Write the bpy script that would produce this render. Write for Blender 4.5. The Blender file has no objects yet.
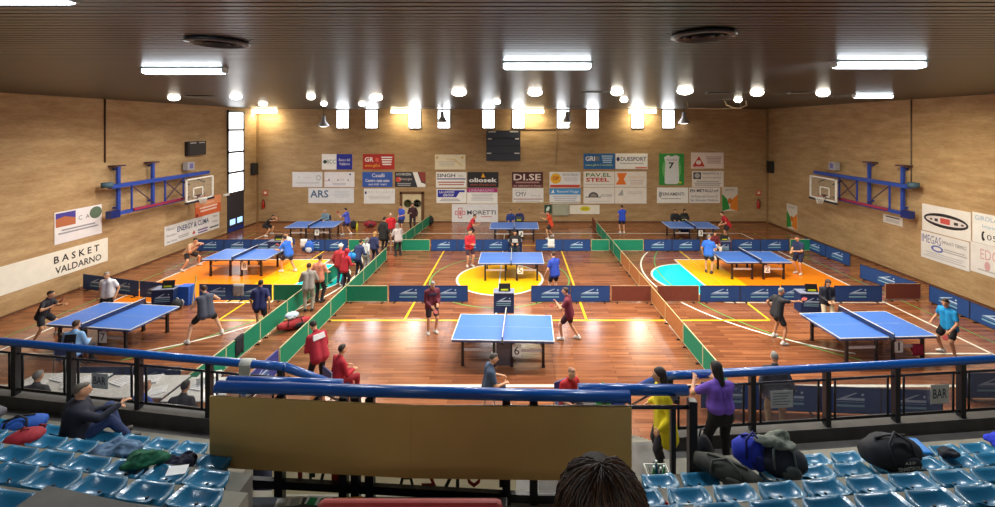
import bpy, bmesh, math, random
from mathutils import Vector, Matrix, Euler, noise
random.seed(7)
COL = bpy.context.scene.collection
FP, PX, PY, CH = 420.0, 516.0, 125.5, 6.45      # focal length in pixels, principal point, camera height
WL, WR, WB, WF, ZC = -17.2, 16.73, 28.0, -6.0, 7.55   # left, right, back, front walls, ceiling
R = math.radians
V = Vector
def fl(px, py, z=0.0):
    s = (py-PY)/(CH-z)
    return V(((px-PX)/s, FP/s, z))

# ------------------------------------------------------------------ materials
def lin(c):
    return tuple(((v/255.0)/12.92 if v/255.0 <= 0.04045 else ((v/255.0+0.055)/1.055)**2.4) for v in c)
_mats = {}
def M(c, rough=0.6, metal=0.0, var=0.10, scale=9.0, spec=0.5, bump=0.0, coat=0.0):
    key = (tuple(c), rough, metal, var, scale, spec, bump, coat)
    if key in _mats: return _mats[key]
    m = bpy.data.materials.new('mat_%d_%d_%d' % tuple(int(x) for x in c)); m.use_nodes = True
    nt = m.node_tree; b = nt.nodes['Principled BSDF']
    col = lin(c)
    tc = nt.nodes.new('ShaderNodeTexCoord'); nz = nt.nodes.new('ShaderNodeTexNoise')
    nz.inputs['Scale'].default_value = scale; nz.inputs['Detail'].default_value = 3
    nt.links.new(tc.outputs['Object'], nz.inputs['Vector'])
    rp = nt.nodes.new('ShaderNodeValToRGB')
    rp.color_ramp.elements[0].position = .3; rp.color_ramp.elements[1].position = .7
    rp.color_ramp.elements[0].color = tuple(max(0, v*(1-var)) for v in col)+(1,)
    rp.color_ramp.elements[1].color = tuple(min(1, v*(1+var)) for v in col)+(1,)
    nt.links.new(nz.outputs['Fac'], rp.inputs['Fac']); nt.links.new(rp.outputs['Color'], b.inputs['Base Color'])
    b.inputs['Roughness'].default_value = rough; b.inputs['Metallic'].default_value = metal
    b.inputs['Specular IOR Level'].default_value = spec
    if coat: b.inputs['Coat Weight'].default_value = coat; b.inputs['Coat Roughness'].default_value = .1
    if bump:
        bp = nt.nodes.new('ShaderNodeBump'); bp.inputs['Strength'].default_value = bump; bp.inputs['Distance'].default_value = .02
        nt.links.new(nz.outputs['Fac'], bp.inputs['Height']); nt.links.new(bp.outputs['Normal'], b.inputs['Normal'])
    _mats[key] = m
    return m
def EM(c, strength):
    key = ('em', tuple(c), strength)
    if key in _mats: return _mats[key]
    m = bpy.data.materials.new('lit_%d_%d_%d' % tuple(int(x) for x in c)); m.use_nodes = True
    b = m.node_tree.nodes['Principled BSDF']
    b.inputs['Base Color'].default_value = lin(c)+(1,)
    b.inputs['Emission Color'].default_value = lin(c)+(1,); b.inputs['Emission Strength'].default_value = strength
    _mats[key] = m
    return m
def node_mat(name):
    m = bpy.data.materials.new(name); m.use_nodes = True
    return m, m.node_tree, m.node_tree.nodes['Principled BSDF']

# ------------------------------------------------------------------ mesh builder
class MB:
    def __init__(s): s.bm = bmesh.new(); s.mats = []
    def mi(s, m):
        if m not in s.mats: s.mats.append(m)
        return s.mats.index(m)
    def faces(s, vs, fs, m, smooth=False):
        bv = [s.bm.verts.new(v) for v in vs]; i = s.mi(m)
        for f in fs:
            try:
                fc = s.bm.faces.new([bv[k] for k in f]); fc.material_index = i; fc.smooth = smooth
            except ValueError: pass
        return bv
    def box(s, c, size, m, rot=None, taper=1.0):
        c = V(c); x, y, z = (v/2 for v in size); q = rot or Matrix.Identity(3)
        vs = [c+q@V((a*x*(taper if e > 0 else 1), b*y*(taper if e > 0 else 1), e*z)) for e in (-1, 1) for b in (-1, 1) for a in (-1, 1)]
        s.faces(vs, [(0,2,3,1), (4,5,7,6), (0,1,5,4), (2,6,7,3), (0,4,6,2), (1,3,7,5)], m)
        return s
    def b2(s, x0, x1, y0, y1, z0, z1, m):
        return s.box(((x0+x1)/2, (y0+y1)/2, (z0+z1)/2), (abs(x1-x0), abs(y1-y0), abs(z1-z0)), m)
    def bar(s, p0, p1, w, h, m):
        p0, p1 = V(p0), V(p1); d = p1-p0
        q = d.to_track_quat('Y', 'Z').to_matrix()
        return s.box((p0+p1)/2, (w, d.length, h), m, q)
    def tube(s, pts, r, m, seg=8, caps=True):
        pts = [V(p) for p in pts]; n = len(pts); rr = r if isinstance(r, (list, tuple)) else [r]*n
        vs = []; up = None
        for i, p in enumerate(pts):
            t = (pts[min(i+1, n-1)]-pts[max(i-1, 0)]).normalized()
            if up is None: up = t.orthogonal().normalized()
            a = (up-t*up.dot(t)); a = a.normalized() if a.length > 1e-6 else t.orthogonal().normalized(); up = a
            b = t.cross(a)
            for k in range(seg):
                w = 2*math.pi*k/seg; vs.append(p+(a*math.cos(w)+b*math.sin(w))*rr[i])
        fs = [(i*seg+k, i*seg+(k+1) % seg, (i+1)*seg+(k+1) % seg, (i+1)*seg+k) for i in range(n-1) for k in range(seg)]
        if caps: fs += [tuple(range(seg))[::-1], tuple((n-1)*seg+k for k in range(seg))]
        s.faces(vs, fs, m, True); return s
    def lathe(s, prof, m, seg=16, c=(0,0,0), axis=None):
        c = V(c); q = axis or Matrix.Identity(3); vs = []; n = len(prof)
        for r, z in prof:
            for k in range(seg):
                a = 2*math.pi*k/seg; vs.append(c+q@V((r*math.cos(a), r*math.sin(a), z)))
        fs = [(i*seg+k, i*seg+(k+1) % seg, (i+1)*seg+(k+1) % seg, (i+1)*seg+k) for i in range(n-1) for k in range(seg)]
        if prof[0][0] > 1e-5: fs.append(tuple(range(seg))[::-1])
        if prof[-1][0] > 1e-5: fs.append(tuple((n-1)*seg+k for k in range(seg)))
        s.faces(vs, fs, m, True); return s
    def el(s, c, rad, m, rot=None, seg=12, rings=7):
        c = V(c); q = rot or Matrix.Identity(3); vs = [c+q@V((0, 0, -rad[2]))]
        for i in range(1, rings):
            a = -math.pi/2+math.pi*i/rings
            for k in range(seg):
                w = 2*math.pi*k/seg
                vs.append(c+q@V((rad[0]*math.cos(a)*math.cos(w), rad[1]*math.cos(a)*math.sin(w), rad[2]*math.sin(a))))
        vs.append(c+q@V((0, 0, rad[2]))); top = len(vs)-1
        fs = [(0, 1+(k+1) % seg, 1+k) for k in range(seg)]
        for i in range(rings-2):
            for k in range(seg):
                a = 1+i*seg; fs.append((a+k, a+(k+1) % seg, a+seg+(k+1) % seg, a+seg+k))
        a = 1+(rings-2)*seg
        fs += [(a+k, a+(k+1) % seg, top) for k in range(seg)]
        s.faces(vs, fs, m, True); return s
    def cap(s, p0, r0, p1, r1, m, seg=10):
        p0, p1 = V(p0), V(p1); a = p1-p0
        if a.length < 1e-5: return s.el(p0, (r0,)*3, m)
        a.normalize(); u = a.orthogonal().normalized(); w = a.cross(u)
        rg = []
        for t in (-75, -45, -15): rg.append((p0+a*r0*math.sin(R(t)), r0*math.cos(R(t))))
        for t in (15, 45, 75): rg.append((p1+a*r1*math.sin(R(t)), r1*math.cos(R(t))))
        vs = [c+(u*math.cos(2*math.pi*k/seg)+w*math.sin(2*math.pi*k/seg))*r for c, r in rg for k in range(seg)]
        n = len(rg)
        fs = [(i*seg+k, i*seg+(k+1) % seg, (i+1)*seg+(k+1) % seg, (i+1)*seg+k) for i in range(n-1) for k in range(seg)]
        fs += [tuple(range(seg))[::-1], tuple((n-1)*seg+k for k in range(seg))]
        s.faces(vs, fs, m, True); return s
    def poly(s, pts, m, ext=None):
        pts = [V(p) for p in pts]; n = len(pts)
        if ext is None: s.faces(pts, [tuple(range(n))], m)
        else:
            e = V(ext); q = pts+[p+e for p in pts]
            s.faces(q, [tuple(range(n))[::-1], tuple(range(n, 2*n))]+[(i, (i+1) % n, n+(i+1) % n, n+i) for i in range(n)], m)
        return s
    def text(s, txt, x, y, w, h, m, z=0.0, bold=0.0, mirror=False):
        vs, fs = glyphs(txt, bold)
        s.faces([(x+(w-a*w if mirror else a*w), y+b*h, z) for a, b in vs], [f[::-1] for f in fs] if mirror else fs, m); return s
    def data(s, name):
        me = bpy.data.meshes.new(name); s.bm.to_mesh(me); s.bm.free()
        for m in s.mats: me.materials.append(m)
        return me
    def build(s, name, parent=None, loc=None, rot=None, sub=0, bevel=0):
        o = bpy.data.objects.new(name, s.data(name)); COL.objects.link(o)
        if parent: o.parent = parent
        if loc is not None: o.location = loc
        if rot is not None: o.rotation_euler = rot
        if bevel:
            md = o.modifiers.new('soft_edge', 'BEVEL'); md.width = bevel; md.segments = 2; md.limit_method = 'ANGLE'
        if sub:
            md = o.modifiers.new('smooth', 'SUBSURF'); md.levels = sub; md.render_levels = sub
        return o
_gl = {}
def glyphs(txt, bold):
    k = (txt, bold)
    if k in _gl: return _gl[k]
    cu = bpy.data.curves.new('t', 'FONT'); cu.body = txt; cu.resolution_u = 2; cu.offset = bold
    o = bpy.data.objects.new('t', cu); me = bpy.data.meshes.new_from_object(o)
    xs = [v.co.x for v in me.vertices]; ys = [v.co.y for v in me.vertices]
    x0, x1, y0, y1 = min(xs), max(xs), min(ys), max(ys)
    vs = [((v.co.x-x0)/(x1-x0), (v.co.y-y0)/(y1-y0)) for v in me.vertices]
    fs = []
    for p in me.polygons:
        f = tuple(p.vertices)
        fs.append(f if p.normal.z > 0 else f[::-1])
    bpy.data.objects.remove(o); bpy.data.curves.remove(cu); bpy.data.meshes.remove(me)
    _gl[k] = (vs, fs); return _gl[k]

def tag(o, label, cat, group=None, kind=None):
    if label: o['label'] = label
    if cat: o['category'] = cat
    if group: o['group'] = group
    if kind: o['kind'] = kind
    return o
def thing(name, label, cat, loc=(0,0,0), rz=0.0, group=None):
    o = bpy.data.objects.new(name, None); COL.objects.link(o); o.empty_display_size = .1
    o.location = loc; o.rotation_euler = (0, 0, rz)
    return tag(o, label, cat, group)
def kids(o): return [c for c in o.children]
def dup(root, loc, rz, label, group=None):
    r = root.copy(); COL.objects.link(r); r.location = loc; r.rotation_euler = (0, 0, rz); r['label'] = label
    if group: r['group'] = group
    for ch in list(root.children):
        c = ch.copy(); COL.objects.link(c); c.parent = r
        for g in list(ch.children):
            d = g.copy(); COL.objects.link(d); d.parent = c
    return r
def struct(o): o['kind'] = 'structure'; return o
ORD = ['first','second','third','fourth','fifth','sixth','seventh','eighth','ninth','tenth','eleventh','twelfth','thirteenth','fourteenth','fifteenth']

# ------------------------------------------------------------------ room materials
def wall_mat():
    m, nt, b = node_mat('tan_board_wall'); N = nt.nodes; L = nt.links
    tc = N.new('ShaderNodeTexCoord')
    mp = N.new('ShaderNodeMapping'); mp.inputs['Scale'].default_value = (.55, .55, 2.6); L.new(tc.outputs['Object'], mp.inputs['Vector'])
    n1 = N.new('ShaderNodeTexNoise'); n1.inputs['Scale'].default_value = 1.3; n1.inputs['Detail'].default_value = 8; n1.inputs['Roughness'].default_value = .7
    L.new(mp.outputs['Vector'], n1.inputs['Vector'])
    mp2 = N.new('ShaderNodeMapping'); mp2.inputs['Scale'].default_value = (3, 3, 11); L.new(tc.outputs['Object'], mp2.inputs['Vector'])
    n2 = N.new('ShaderNodeTexNoise'); n2.inputs['Scale'].default_value = 2.2; n2.inputs['Detail'].default_value = 5; L.new(mp2.outputs['Vector'], n2.inputs['Vector'])
    rp = N.new('ShaderNodeValToRGB'); e = rp.color_ramp.elements
    e[0].position = .30; e[0].color = lin((160,127,90))+(1,); e[1].position = .72; e[1].color = lin((200,171,130))+(1,)
    L.new(n1.outputs['Fac'], rp.inputs['Fac'])
    mx = N.new('ShaderNodeMix'); mx.data_type = 'RGBA'; mx.blend_type = 'MULTIPLY'; mx.inputs['Factor'].default_value = .5
    r2 = N.new('ShaderNodeValToRGB'); r2.color_ramp.elements[0].position = .35; r2.color_ramp.elements[0].color = (.72,.70,.66,1); r2.color_ramp.elements[1].position = .65; r2.color_ramp.elements[1].color = (1,1,1,1)
    L.new(n2.outputs['Fac'], r2.inputs['Fac']); L.new(rp.outputs['Color'], mx.inputs['A']); L.new(r2.outputs['Color'], mx.inputs['B'])
    L.new(mx.outputs['Result'], b.inputs['Base Color']); b.inputs['Roughness'].default_value = .75; b.inputs['Specular IOR Level'].default_value = .2
    bp = N.new('ShaderNodeBump'); bp.inputs['Strength'].default_value = .15; L.new(n2.outputs['Fac'], bp.inputs['Height']); L.new(bp.outputs['Normal'], b.inputs['Normal'])
    return m
def floor_mat():
    m, nt, b = node_mat('court_parquet'); N = nt.nodes; L = nt.links
    tc = N.new('ShaderNodeTexCoord')
    br = N.new('ShaderNodeTexBrick'); br.inputs['Scale'].default_value = 1.0; br.inputs['Brick Width'].default_value = 1.6; br.inputs['Row Height'].default_value = .13
    br.inputs['Mortar Size'].default_value = .004; br.offset = .37; br.inputs['Bias'].default_value = .0
    br.inputs['Color1'].default_value = lin((156,102,70))+(1,); br.inputs['Color2'].default_value = lin((122,74,50))+(1,); br.inputs['Mortar'].default_value = lin((88,46,28))+(1,)
    L.new(tc.outputs['Object'], br.inputs['Vector'])
    mp = N.new('ShaderNodeMapping'); mp.inputs['Scale'].default_value = (.8, 7, 1); L.new(tc.outputs['Object'], mp.inputs['Vector'])
    n1 = N.new('ShaderNodeTexNoise'); n1.inputs['Scale'].default_value = 1.2; n1.inputs['Detail'].default_value = 6; L.new(mp.outputs['Vector'], n1.inputs['Vector'])
    r1 = N.new('ShaderNodeValToRGB'); r1.color_ramp.elements[0].position = .3; r1.color_ramp.elements[0].color = (.62,.56,.52,1); r1.color_ramp.elements[1].position = .7; r1.color_ramp.elements[1].color = (1.15,1.1,1.02,1)
    L.new(n1.outputs['Fac'], r1.inputs['Fac'])
    mx = N.new('ShaderNodeMix'); mx.data_type = 'RGBA'; mx.blend_type = 'MULTIPLY'; mx.inputs['Factor'].default_value = .8
    L.new(br.outputs['Color'], mx.inputs['A']); L.new(r1.outputs['Color'], mx.inputs['B'])
    L.new(mx.outputs['Result'], b.inputs['Base Color'])
    n3 = N.new('ShaderNodeTexNoise'); n3.inputs['Scale'].default_value = .6; L.new(tc.outputs['Object'], n3.inputs['Vector'])
    mr = N.new('ShaderNodeMapRange'); mr.inputs['To Min'].default_value = .13; mr.inputs['To Max'].default_value = .24; L.new(n3.outputs['Fac'], mr.inputs['Value']); L.new(mr.outputs['Result'], b.inputs['Roughness'])
    b.inputs['Specular IOR Level'].default_value = .6
    return m
def ceil_mat():
    m, nt, b = node_mat('dark_slat_metal'); N = nt.nodes; L = nt.links
    tc = N.new('ShaderNodeTexCoord'); mp = N.new('ShaderNodeMapping'); mp.inputs['Scale'].default_value = (.25, 9, 1); L.new(tc.outputs['Object'], mp.inputs['Vector'])
    n1 = N.new('ShaderNodeTexNoise'); n1.inputs['Scale'].default_value = 1; n1.inputs['Detail'].default_value = 4; L.new(mp.outputs['Vector'], n1.inputs['Vector'])
    rp = N.new('ShaderNodeValToRGB'); rp.color_ramp.elements[0].color = lin((82,84,82))+(1,); rp.color_ramp.elements[1].color = lin((104,105,102))+(1,)
    L.new(n1.outputs['Fac'], rp.inputs['Fac']); L.new(rp.outputs['Color'], b.inputs['Base Color'])
    b.inputs['Metallic'].default_value = .8
    mr = N.new('ShaderNodeMapRange'); mr.inputs['To Min'].default_value = .28; mr.inputs['To Max'].default_value = .40; L.new(n1.outputs['Fac'], mr.inputs['Value']); L.new(mr.outputs['Result'], b.inputs['Roughness'])
    return m
WALL, FLOOR, CEIL = wall_mat(), floor_mat(), ceil_mat()
WHITE = M((235,235,232), .5); BLACK = M((22,22,24), .45); DARK = M((40,38,42), .5); STEEL = M((150,152,156), .35, .8); CONC = M((98,95,92), .8, var=.2, scale=3)
RAILB = M((8,78,158), .28, coat=.4, var=.05); NAVY = M((26,66,128), .7, var=.08); GREEN = M((8,128,96), .65, var=.1); BROWN = M((112,52,38), .7); ORANGE = M((178,112,62), .7); TBLUE = M((66,112,196), .38, var=.03)
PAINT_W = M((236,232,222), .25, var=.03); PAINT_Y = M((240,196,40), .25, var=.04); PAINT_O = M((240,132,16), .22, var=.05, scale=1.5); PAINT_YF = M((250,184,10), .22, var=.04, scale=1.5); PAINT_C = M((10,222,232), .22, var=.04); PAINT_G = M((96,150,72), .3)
# ================================================================== THE SETTING
# floor with its painted court, one mesh
f = MB()
f.faces([(WL, WF, 0), (WR, WF, 0), (WR, WB, 0), (WL, WB, 0)], [(0,1,2,3)], FLOOR)
CX, CY = -0.68, 17.75
def fpoly(pts, m, z): f.faces([(x, y, z) for x, y in pts], [tuple(range(len(pts)))], m)
def fline(a, b, w, m, z=.004):
    a, b = V((a[0], a[1], 0)), V((b[0], b[1], 0)); d = (b-a).normalized(); n = V((-d.y, d.x, 0))*w/2
    fpoly([(p.x, p.y) for p in (a-n, b-n, b+n, a+n)], m, z)
def farc(c, r, a0, a1, w, m, z=.004, n=40):
    for i in range(n):
        t0, t1 = R(a0+(a1-a0)*i/n), R(a0+(a1-a0)*(i+1)/n)
        fpoly([(c[0]+q*math.cos(t), c[1]+q*math.sin(t)) for q, t in ((r-w/2, t0), (r+w/2, t0), (r+w/2, t1), (r-w/2, t1))], m, z)
def fdisc(c, r, a0, a1, m, z, n=32):
    fpoly([(c[0]+r*math.cos(R(a0+(a1-a0)*i/n)), c[1]+r*math.sin(R(a0+(a1-a0)*i/n))) for i in range(n+(0 if a1-a0 >= 360 else 1))], m, z)
XL, XR, Y0, Y1 = -14.8, 13.45, 10.4, 25.1
fdisc((CX, CY), 1.8, 0, 360, PAINT_YF, .002)
farc((CX, CY), 1.8, 0, 360, .09, PAINT_W, .004, 56); farc((CX, CY), 2.9, 0, 360, .06, PAINT_G, .003, 56)
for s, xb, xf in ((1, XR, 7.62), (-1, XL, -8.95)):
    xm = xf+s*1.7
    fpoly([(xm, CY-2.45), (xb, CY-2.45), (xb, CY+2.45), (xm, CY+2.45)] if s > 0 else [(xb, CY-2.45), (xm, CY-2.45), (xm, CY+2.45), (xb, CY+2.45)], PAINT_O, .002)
    fpoly([(xf, CY-2.45), (xm, CY-2.45), (xm, CY+2.45), (xf, CY+2.45)] if s > 0 else [(xm, CY-2.45), (xf, CY-2.45), (xf, CY+2.45), (xm, CY+2.45)], PAINT_YF, .002)  # yellower free-throw end: brighter light on the key put into its colour
    fdisc((xf, CY), 1.8, 90, 270, PAINT_C, .002) if s > 0 else fdisc((xf, CY), 1.8, -90, 90, PAINT_C, .002)
    farc((xf, CY), 1.8, 90, 270, .08, PAINT_W) if s > 0 else farc((xf, CY), 1.8, -90, 90, .08, PAINT_W)
    for y in (CY-2.45, CY+2.45): fline((xf, y), (xb, y), .07, PAINT_W)
    fline((xf, CY-2.45), (xf, CY+2.45), .07, PAINT_W)
    bx = xb-s*1.6
    farc((bx, CY), 6.3, 111 if s > 0 else -69, 249 if s > 0 else 69, .07, PAINT_W)
    for y in (CY-5.88, CY+5.88): fline((xb, y), (bx-s*.65, y), .07, PAINT_W)
    fline((xb, Y0), (xb, Y1), .08, PAINT_W)
    fline((xb+s*.75, Y0), (xb+s*.75, Y1), .05, PAINT_G)
    farc((bx+s*2, CY), 7.6, 125 if s > 0 else -55, 235 if s > 0 else 55, .06, PAINT_G, .0035)
fline((XL, Y0), (XR, Y0), .10, PAINT_W); fline((XL, Y1), (XR, Y1), .08, PAINT_W); fline((CX, Y0), (CX, Y1), .06, PAINT_W)
VX0, VX1, VY0, VY1 = -9.85, 8.4, 13.9, 22.6
for a, b in (((VX0, VY0), (VX1, VY0)), ((VX0, VY1), (VX1, VY1)), ((VX0, VY0), (VX0, VY1)), ((VX1, VY0), (VX1, VY1)), ((CX-3.02, VY0), (CX-3.02, VY1)), ((CX+3.02, VY0), (CX+3.02, VY1))):
    fline(a, b, .075, PAINT_Y, .005)
struct(f.build('floor'))

# walls, ceiling
def wall(name, x0, x1, y0, y1): return struct(MB().b2(x0, x1, y0, y1, 0, ZC+.3, WALL).build(name))
wall('wall_left', WL-.25, WL, WF, WB); wall('wall_right', WR, WR+.25, WF, WB); wall('wall_front', WL, WR, WF-.25, WF)
wall('wall_back', WL-.25, WR+.25, WB, WB+.25)
c = MB(); y = WF
c.b2(WL, WR, WF, WB, ZC+.16, ZC+.2, DARK)
while y < WB-.05:
    c.b2(WL, WR, y+.02, min(y+.115, WB), ZC, ZC+.05, CEIL); y += .125
struct(c.build('ceiling'))
SKIRT = M((96,62,42), .5)
for n, b in (('baseboard_left', (WL, WL+.02, 8, WB)), ('baseboard_right', (WR-.02, WR, 8, WB)), ('baseboard_back', (WL, WR, WB-.02, WB))):
    struct(MB().b2(b[0], b[1], b[2], b[3], 0, .07, SKIRT).build(n))
# joints in the side walls: dark pipes / seams
PIPE = M((70,52,40), .6)
struct(MB().tube([(WL+.03, 17.55, 4.9), (WL+.03, 17.55, ZC)], .03, PIPE).build('trim_1'))
struct(MB().tube([(WR-.03, 17.75, 3.9), (WR-.03, 17.75, ZC)], .024, M((104,92,80), .6)).build('trim_2'))
struct(MB().b2(WL, WL+.04, 27.82, WB, 0, ZC, M((150,118,80), .7)).build('trim_3')); struct(MB().b2(WR-.04, WR, 27.82, WB, 0, ZC, M((150,118,80), .7)).build('trim_4'))
# high windows of the back wall
FRAME = M((62,58,62), .5); DAY = EM((246,250,255), 15.0)
for i, px in enumerate((343, 372, 415, 444, 488.5, 518.5, 563, 592.5, 637.5, 668)):
    x = (px-PX)/15; w = .76; z0, z1 = 6.30, 7.5
    fr = MB()
    for a, b, cc, d in ((-w/2-.05, -w/2, z0-.05, z1), (w/2, w/2+.05, z0-.05, z1), (-w/2, w/2, z0-.06, z0), (-w/2, w/2, z1-.04, z1)):
        fr.b2(x+a, x+b, WB-.06, WB, cc, d, FRAME)
    o = struct(fr.build('window_%d' % (i+1)))
    MB().b2(x-w/2, x+w/2, WB-.02, WB-.005, z0, z1-.04, DAY).build('glass_pane', o)
# tall window and dark door beside the left corner
y0, y1 = 25.05, 26.42
fr = MB(); edges = [7.3, 6.18, 4.84, 3.60, 2.35]
for yy in (y0-.06, y1): fr.b2(WL, WL+.09, yy, yy+.06, 2.3, 7.36, FRAME)
for z in edges: fr.b2(WL, WL+.09, y0-.06, y1+.06, z-.065, z+.065, FRAME)
o = struct(fr.build('window_11'))
for a, b in zip(edges[:-1], edges[1:]): MB().b2(WL+.005, WL+.03, y0, y1, b+.065, a-.065, EM((247,250,255), 4.0)).build('glass_pane', o)
d = MB().b2(WL, WL+.05, y0-.05, y1+.05, 0, 2.3, M((44,48,60), .4)); o = struct(d.build('door_1'))
for k in (0, 1):
    a = y0+.08+k*.66; MB().b2(WL+.05, WL+.06, a+.05, a+.52, .45, .78, EM((150,190,235), 1.6)).build('glass_pane', o)
MB().b2(WL+.05, WL+.07, y0-.02, y1+.02, .05, .3, M((24,52,130), .5)).build('kick_plate', o)
# cream double door with round lights in a timber frame
def bx(px, s=15.0): return (px-PX)/s
def bz(py, s=15.0): return CH-(py-PY)/s
o = struct(MB().b2(bx(400), bx(402.5), WB-.08, WB, 0, bz(192), M((104,70,40), .5)).b2(bx(421.5), bx(424), WB-.08, WB, 0, bz(192), M((104,70,40), .5)).b2(bx(400), bx(424), WB-.08, WB, bz(194), bz(191.5), M((104,70,40), .5)).build('door_2'))
for k in (0, 1):
    a, b = (bx(402.5), bx(412)) if k == 0 else (bx(412), bx(421.5))
    lf = MB().b2(a+.01, b-.01, WB-.05, WB-.01, .02, bz(194), M((214,198,160), .55)).build('door_leaf', o)
    cx = bx(408) if k == 0 else bx(417.3)
    q = Matrix.Rotation(R(90), 3, 'X')
    MB().lathe([(.27, 0), (.27, .02), (.22, .02), (.22, 0)], M((90,84,70), .4), 20, (cx, WB-.05, bz(203.3)), q).lathe([(.0, .012), (.22, .012)], M((150,150,96) if k == 0 else (38,34,26), .2), 20, (cx, WB-.05, bz(203.3)), q).build('round_pane', lf)
    MB().b2(cx-.3*(1 if k else -1)-.05, cx-.3*(1 if k else -1)+.05, WB-.09, WB-.05, .95, 1.1, STEEL).build('door_handle', lf)

# ------------------------------------------------------------------ lamps
TUBE = EM((236,246,255), 14.0); WARM = EM((255,242,206), 14.0); SPOT = EM((255,246,228), 26.0); HOUS = M((206,206,202), .45)
def area(name, loc, sx, sy, power, col, shape='RECTANGLE', spread=180):
    l = bpy.data.lights.new(name, 'AREA'); l.shape = shape; l.size = sx; l.size_y = sy; l.energy = power; l.color = col; l.spread = R(spread)
    o = bpy.data.objects.new(name, l); COL.objects.link(o); o.location = loc; return o
G = 'fluorescent ceiling lights'
for px0, px1, py, w, lb, pw in ((147, 222, 72, 1.5, 'white fluorescent ceiling light before the left court', 150), (507, 587, 67, 1.5, 'white fluorescent ceiling light above the middle court', 150), (839, 918, 66, 1.5, 'white fluorescent ceiling light over the front right table', 150), (-112, 60, -2, 1.5, 'white fluorescent ceiling light at the top left corner over the stand', 12), (857, 889, 97, 1.3, 'short fluorescent ceiling light along the right wall', 300)):
    s = (PY-py)/(ZC-.085-CH); x = ((px0+px1)/2-PX)/s; yy = FP/s
    t = thing('ceiling_light', lb, 'light', (x, yy, ZC), 0, G)
    MB().b2(-w/2-.04, w/2+.04, -.08, .08, -.03, 0, HOUS).build('housing', t)
    MB().b2(-w/2, w/2, -.09, .09, -.125, -.03, TUBE).build('diffuser', t, bevel=.04)
    for e in (-1, 1): MB().b2(e*(w/2), e*(w/2+.03), -.07, .07, -.11, -.03, HOUS).build('end_cap', t)
    area('tube_glow', (x, yy, ZC-.26), w, .15, pw, (.93,.97,1) if pw < 200 else (1,.88,.6))
G = 'round ceiling downlights'
dl = [(174,98,1), (236,97,1), (376,98,1.25), (459,93,1.25), (535,93,1.2), (617,92.5,1), (685,91.5,1.2), (757,93,1), (823,93.5,1), (311,97,.75), (324,104,.75), (263,104,1), (497,102,.8), (624,100,.8), (738,100,.75), (362,104,.8)]
nm = ['beside the left wall corner window', 'above the tall left window', 'third from the left in the front row of lamps', 'left of the middle tube light', 'right below the middle tube light', 'above the blue and white banner pair', 'above the green jersey banner', 'before the right back corner', 'nearest the right wall', 'small, between the second and third front lamps', 'small, above the leftmost hanging floodlight', 'above the lit left back corner', 'small, behind the scoreboard windows', 'small, just behind the banner pair lamp', 'small, by the looped white cable', 'small, above the second high window']
for (px, py, sz), n in zip(dl, nm):
    s = (PY-py)/(ZC-.06-CH); x = (px-PX)/s; yy = FP/s
    t = thing('downlight', 'round ceiling lamp '+n, 'light', (x, yy, ZC), 0, G)
    MB().lathe([(.20*sz, 0), (.215*sz, -.012), (.20*sz, -.02), (.17*sz, -.012)], HOUS, 18).build('trim_ring', t)
    MB().el((0, 0, -.05), (.19*sz, .19*sz, .11), SPOT, seg=14).build('lamp_glass', t)
    area('lamp_glow', (x, yy, ZC-.27), .34*sz, .34*sz, 255*sz if sz >= .9 else 100, (1,.93,.80), 'DISK', 165)
G = 'warm strip lights along the back wall'
for px, n in ((268, 'in the left corner'), (407, 'beside the third high window'), (530, 'right of the scoreboard'), (640, 'over the ninth high window')):
    x = bx(px); t = thing('wall_strip_light', 'warm white strip light under the ceiling '+n, 'light', (x, WB-.55, ZC-.03), 0, G)
    MB().b2(-.85, .85, -.1, .1, -.05, .03, HOUS).build('housing', t)
    MB().b2(-.88, .88, -.1, .1, -.26, -.05, WARM).build('diffuser', t, bevel=.02)
    area('strip_glow', (x, WB-.55, ZC-.34), 1.6, .12, 75, (1,.86,.54))
G = 'floodlights hanging before the high windows'
for px, py, n in ((327, 121, 'left of the first high window'), (443.5, 117, 'before the fourth high window'), (566, 117, 'before the seventh high window'), (681, 118, 'right of the last high window')):
    x = bx(px); z = bz(py)
    t = thing('hanging_floodlight', 'grey bell floodlight hanging '+n, 'light', (x, WB-.5, z), 0, G)
    MB().lathe([(.07, .36), (.13, .34), (.14, .02), (.34, -.28), (.36, -.36), (.33, -.36), (.12, 0)], M((168,166,170), .35, .3), 16).build('shade', t)
    MB().el((0, 0, -.31), (.30, .30, .09), EM((255,250,240), 5.0)).build('lamp_glass', t)
    MB().tube([(0, 0, .35), (0, 0, ZC-z)], .02, BLACK, 6).build('hanging_rod', t)
for x, n in ((-7.5, 'left'), (0.4, 'middle'), (8.3, 'right')):  # added lamps behind the camera, out of view, to brighten boards and stand
    t = thing('ceiling_light', 'added unseen fluorescent light above the rear of the stand, %s one' % n, 'light', (x, -2.2, ZC), 0, 'fluorescent ceiling lights')
    MB().b2(-.75, .75, -.10, .10, -.05, 0, HOUS).build('housing', t); MB().b2(-.75, .75, -.11, .11, -.20, -.05, EM((236,246,255), 3.0)).build('diffuser', t, bevel=.04)
    area('tube_glow', (x, -2.2, ZC-.26), 1.5, .15, 64, (1,.95,.86))
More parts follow.
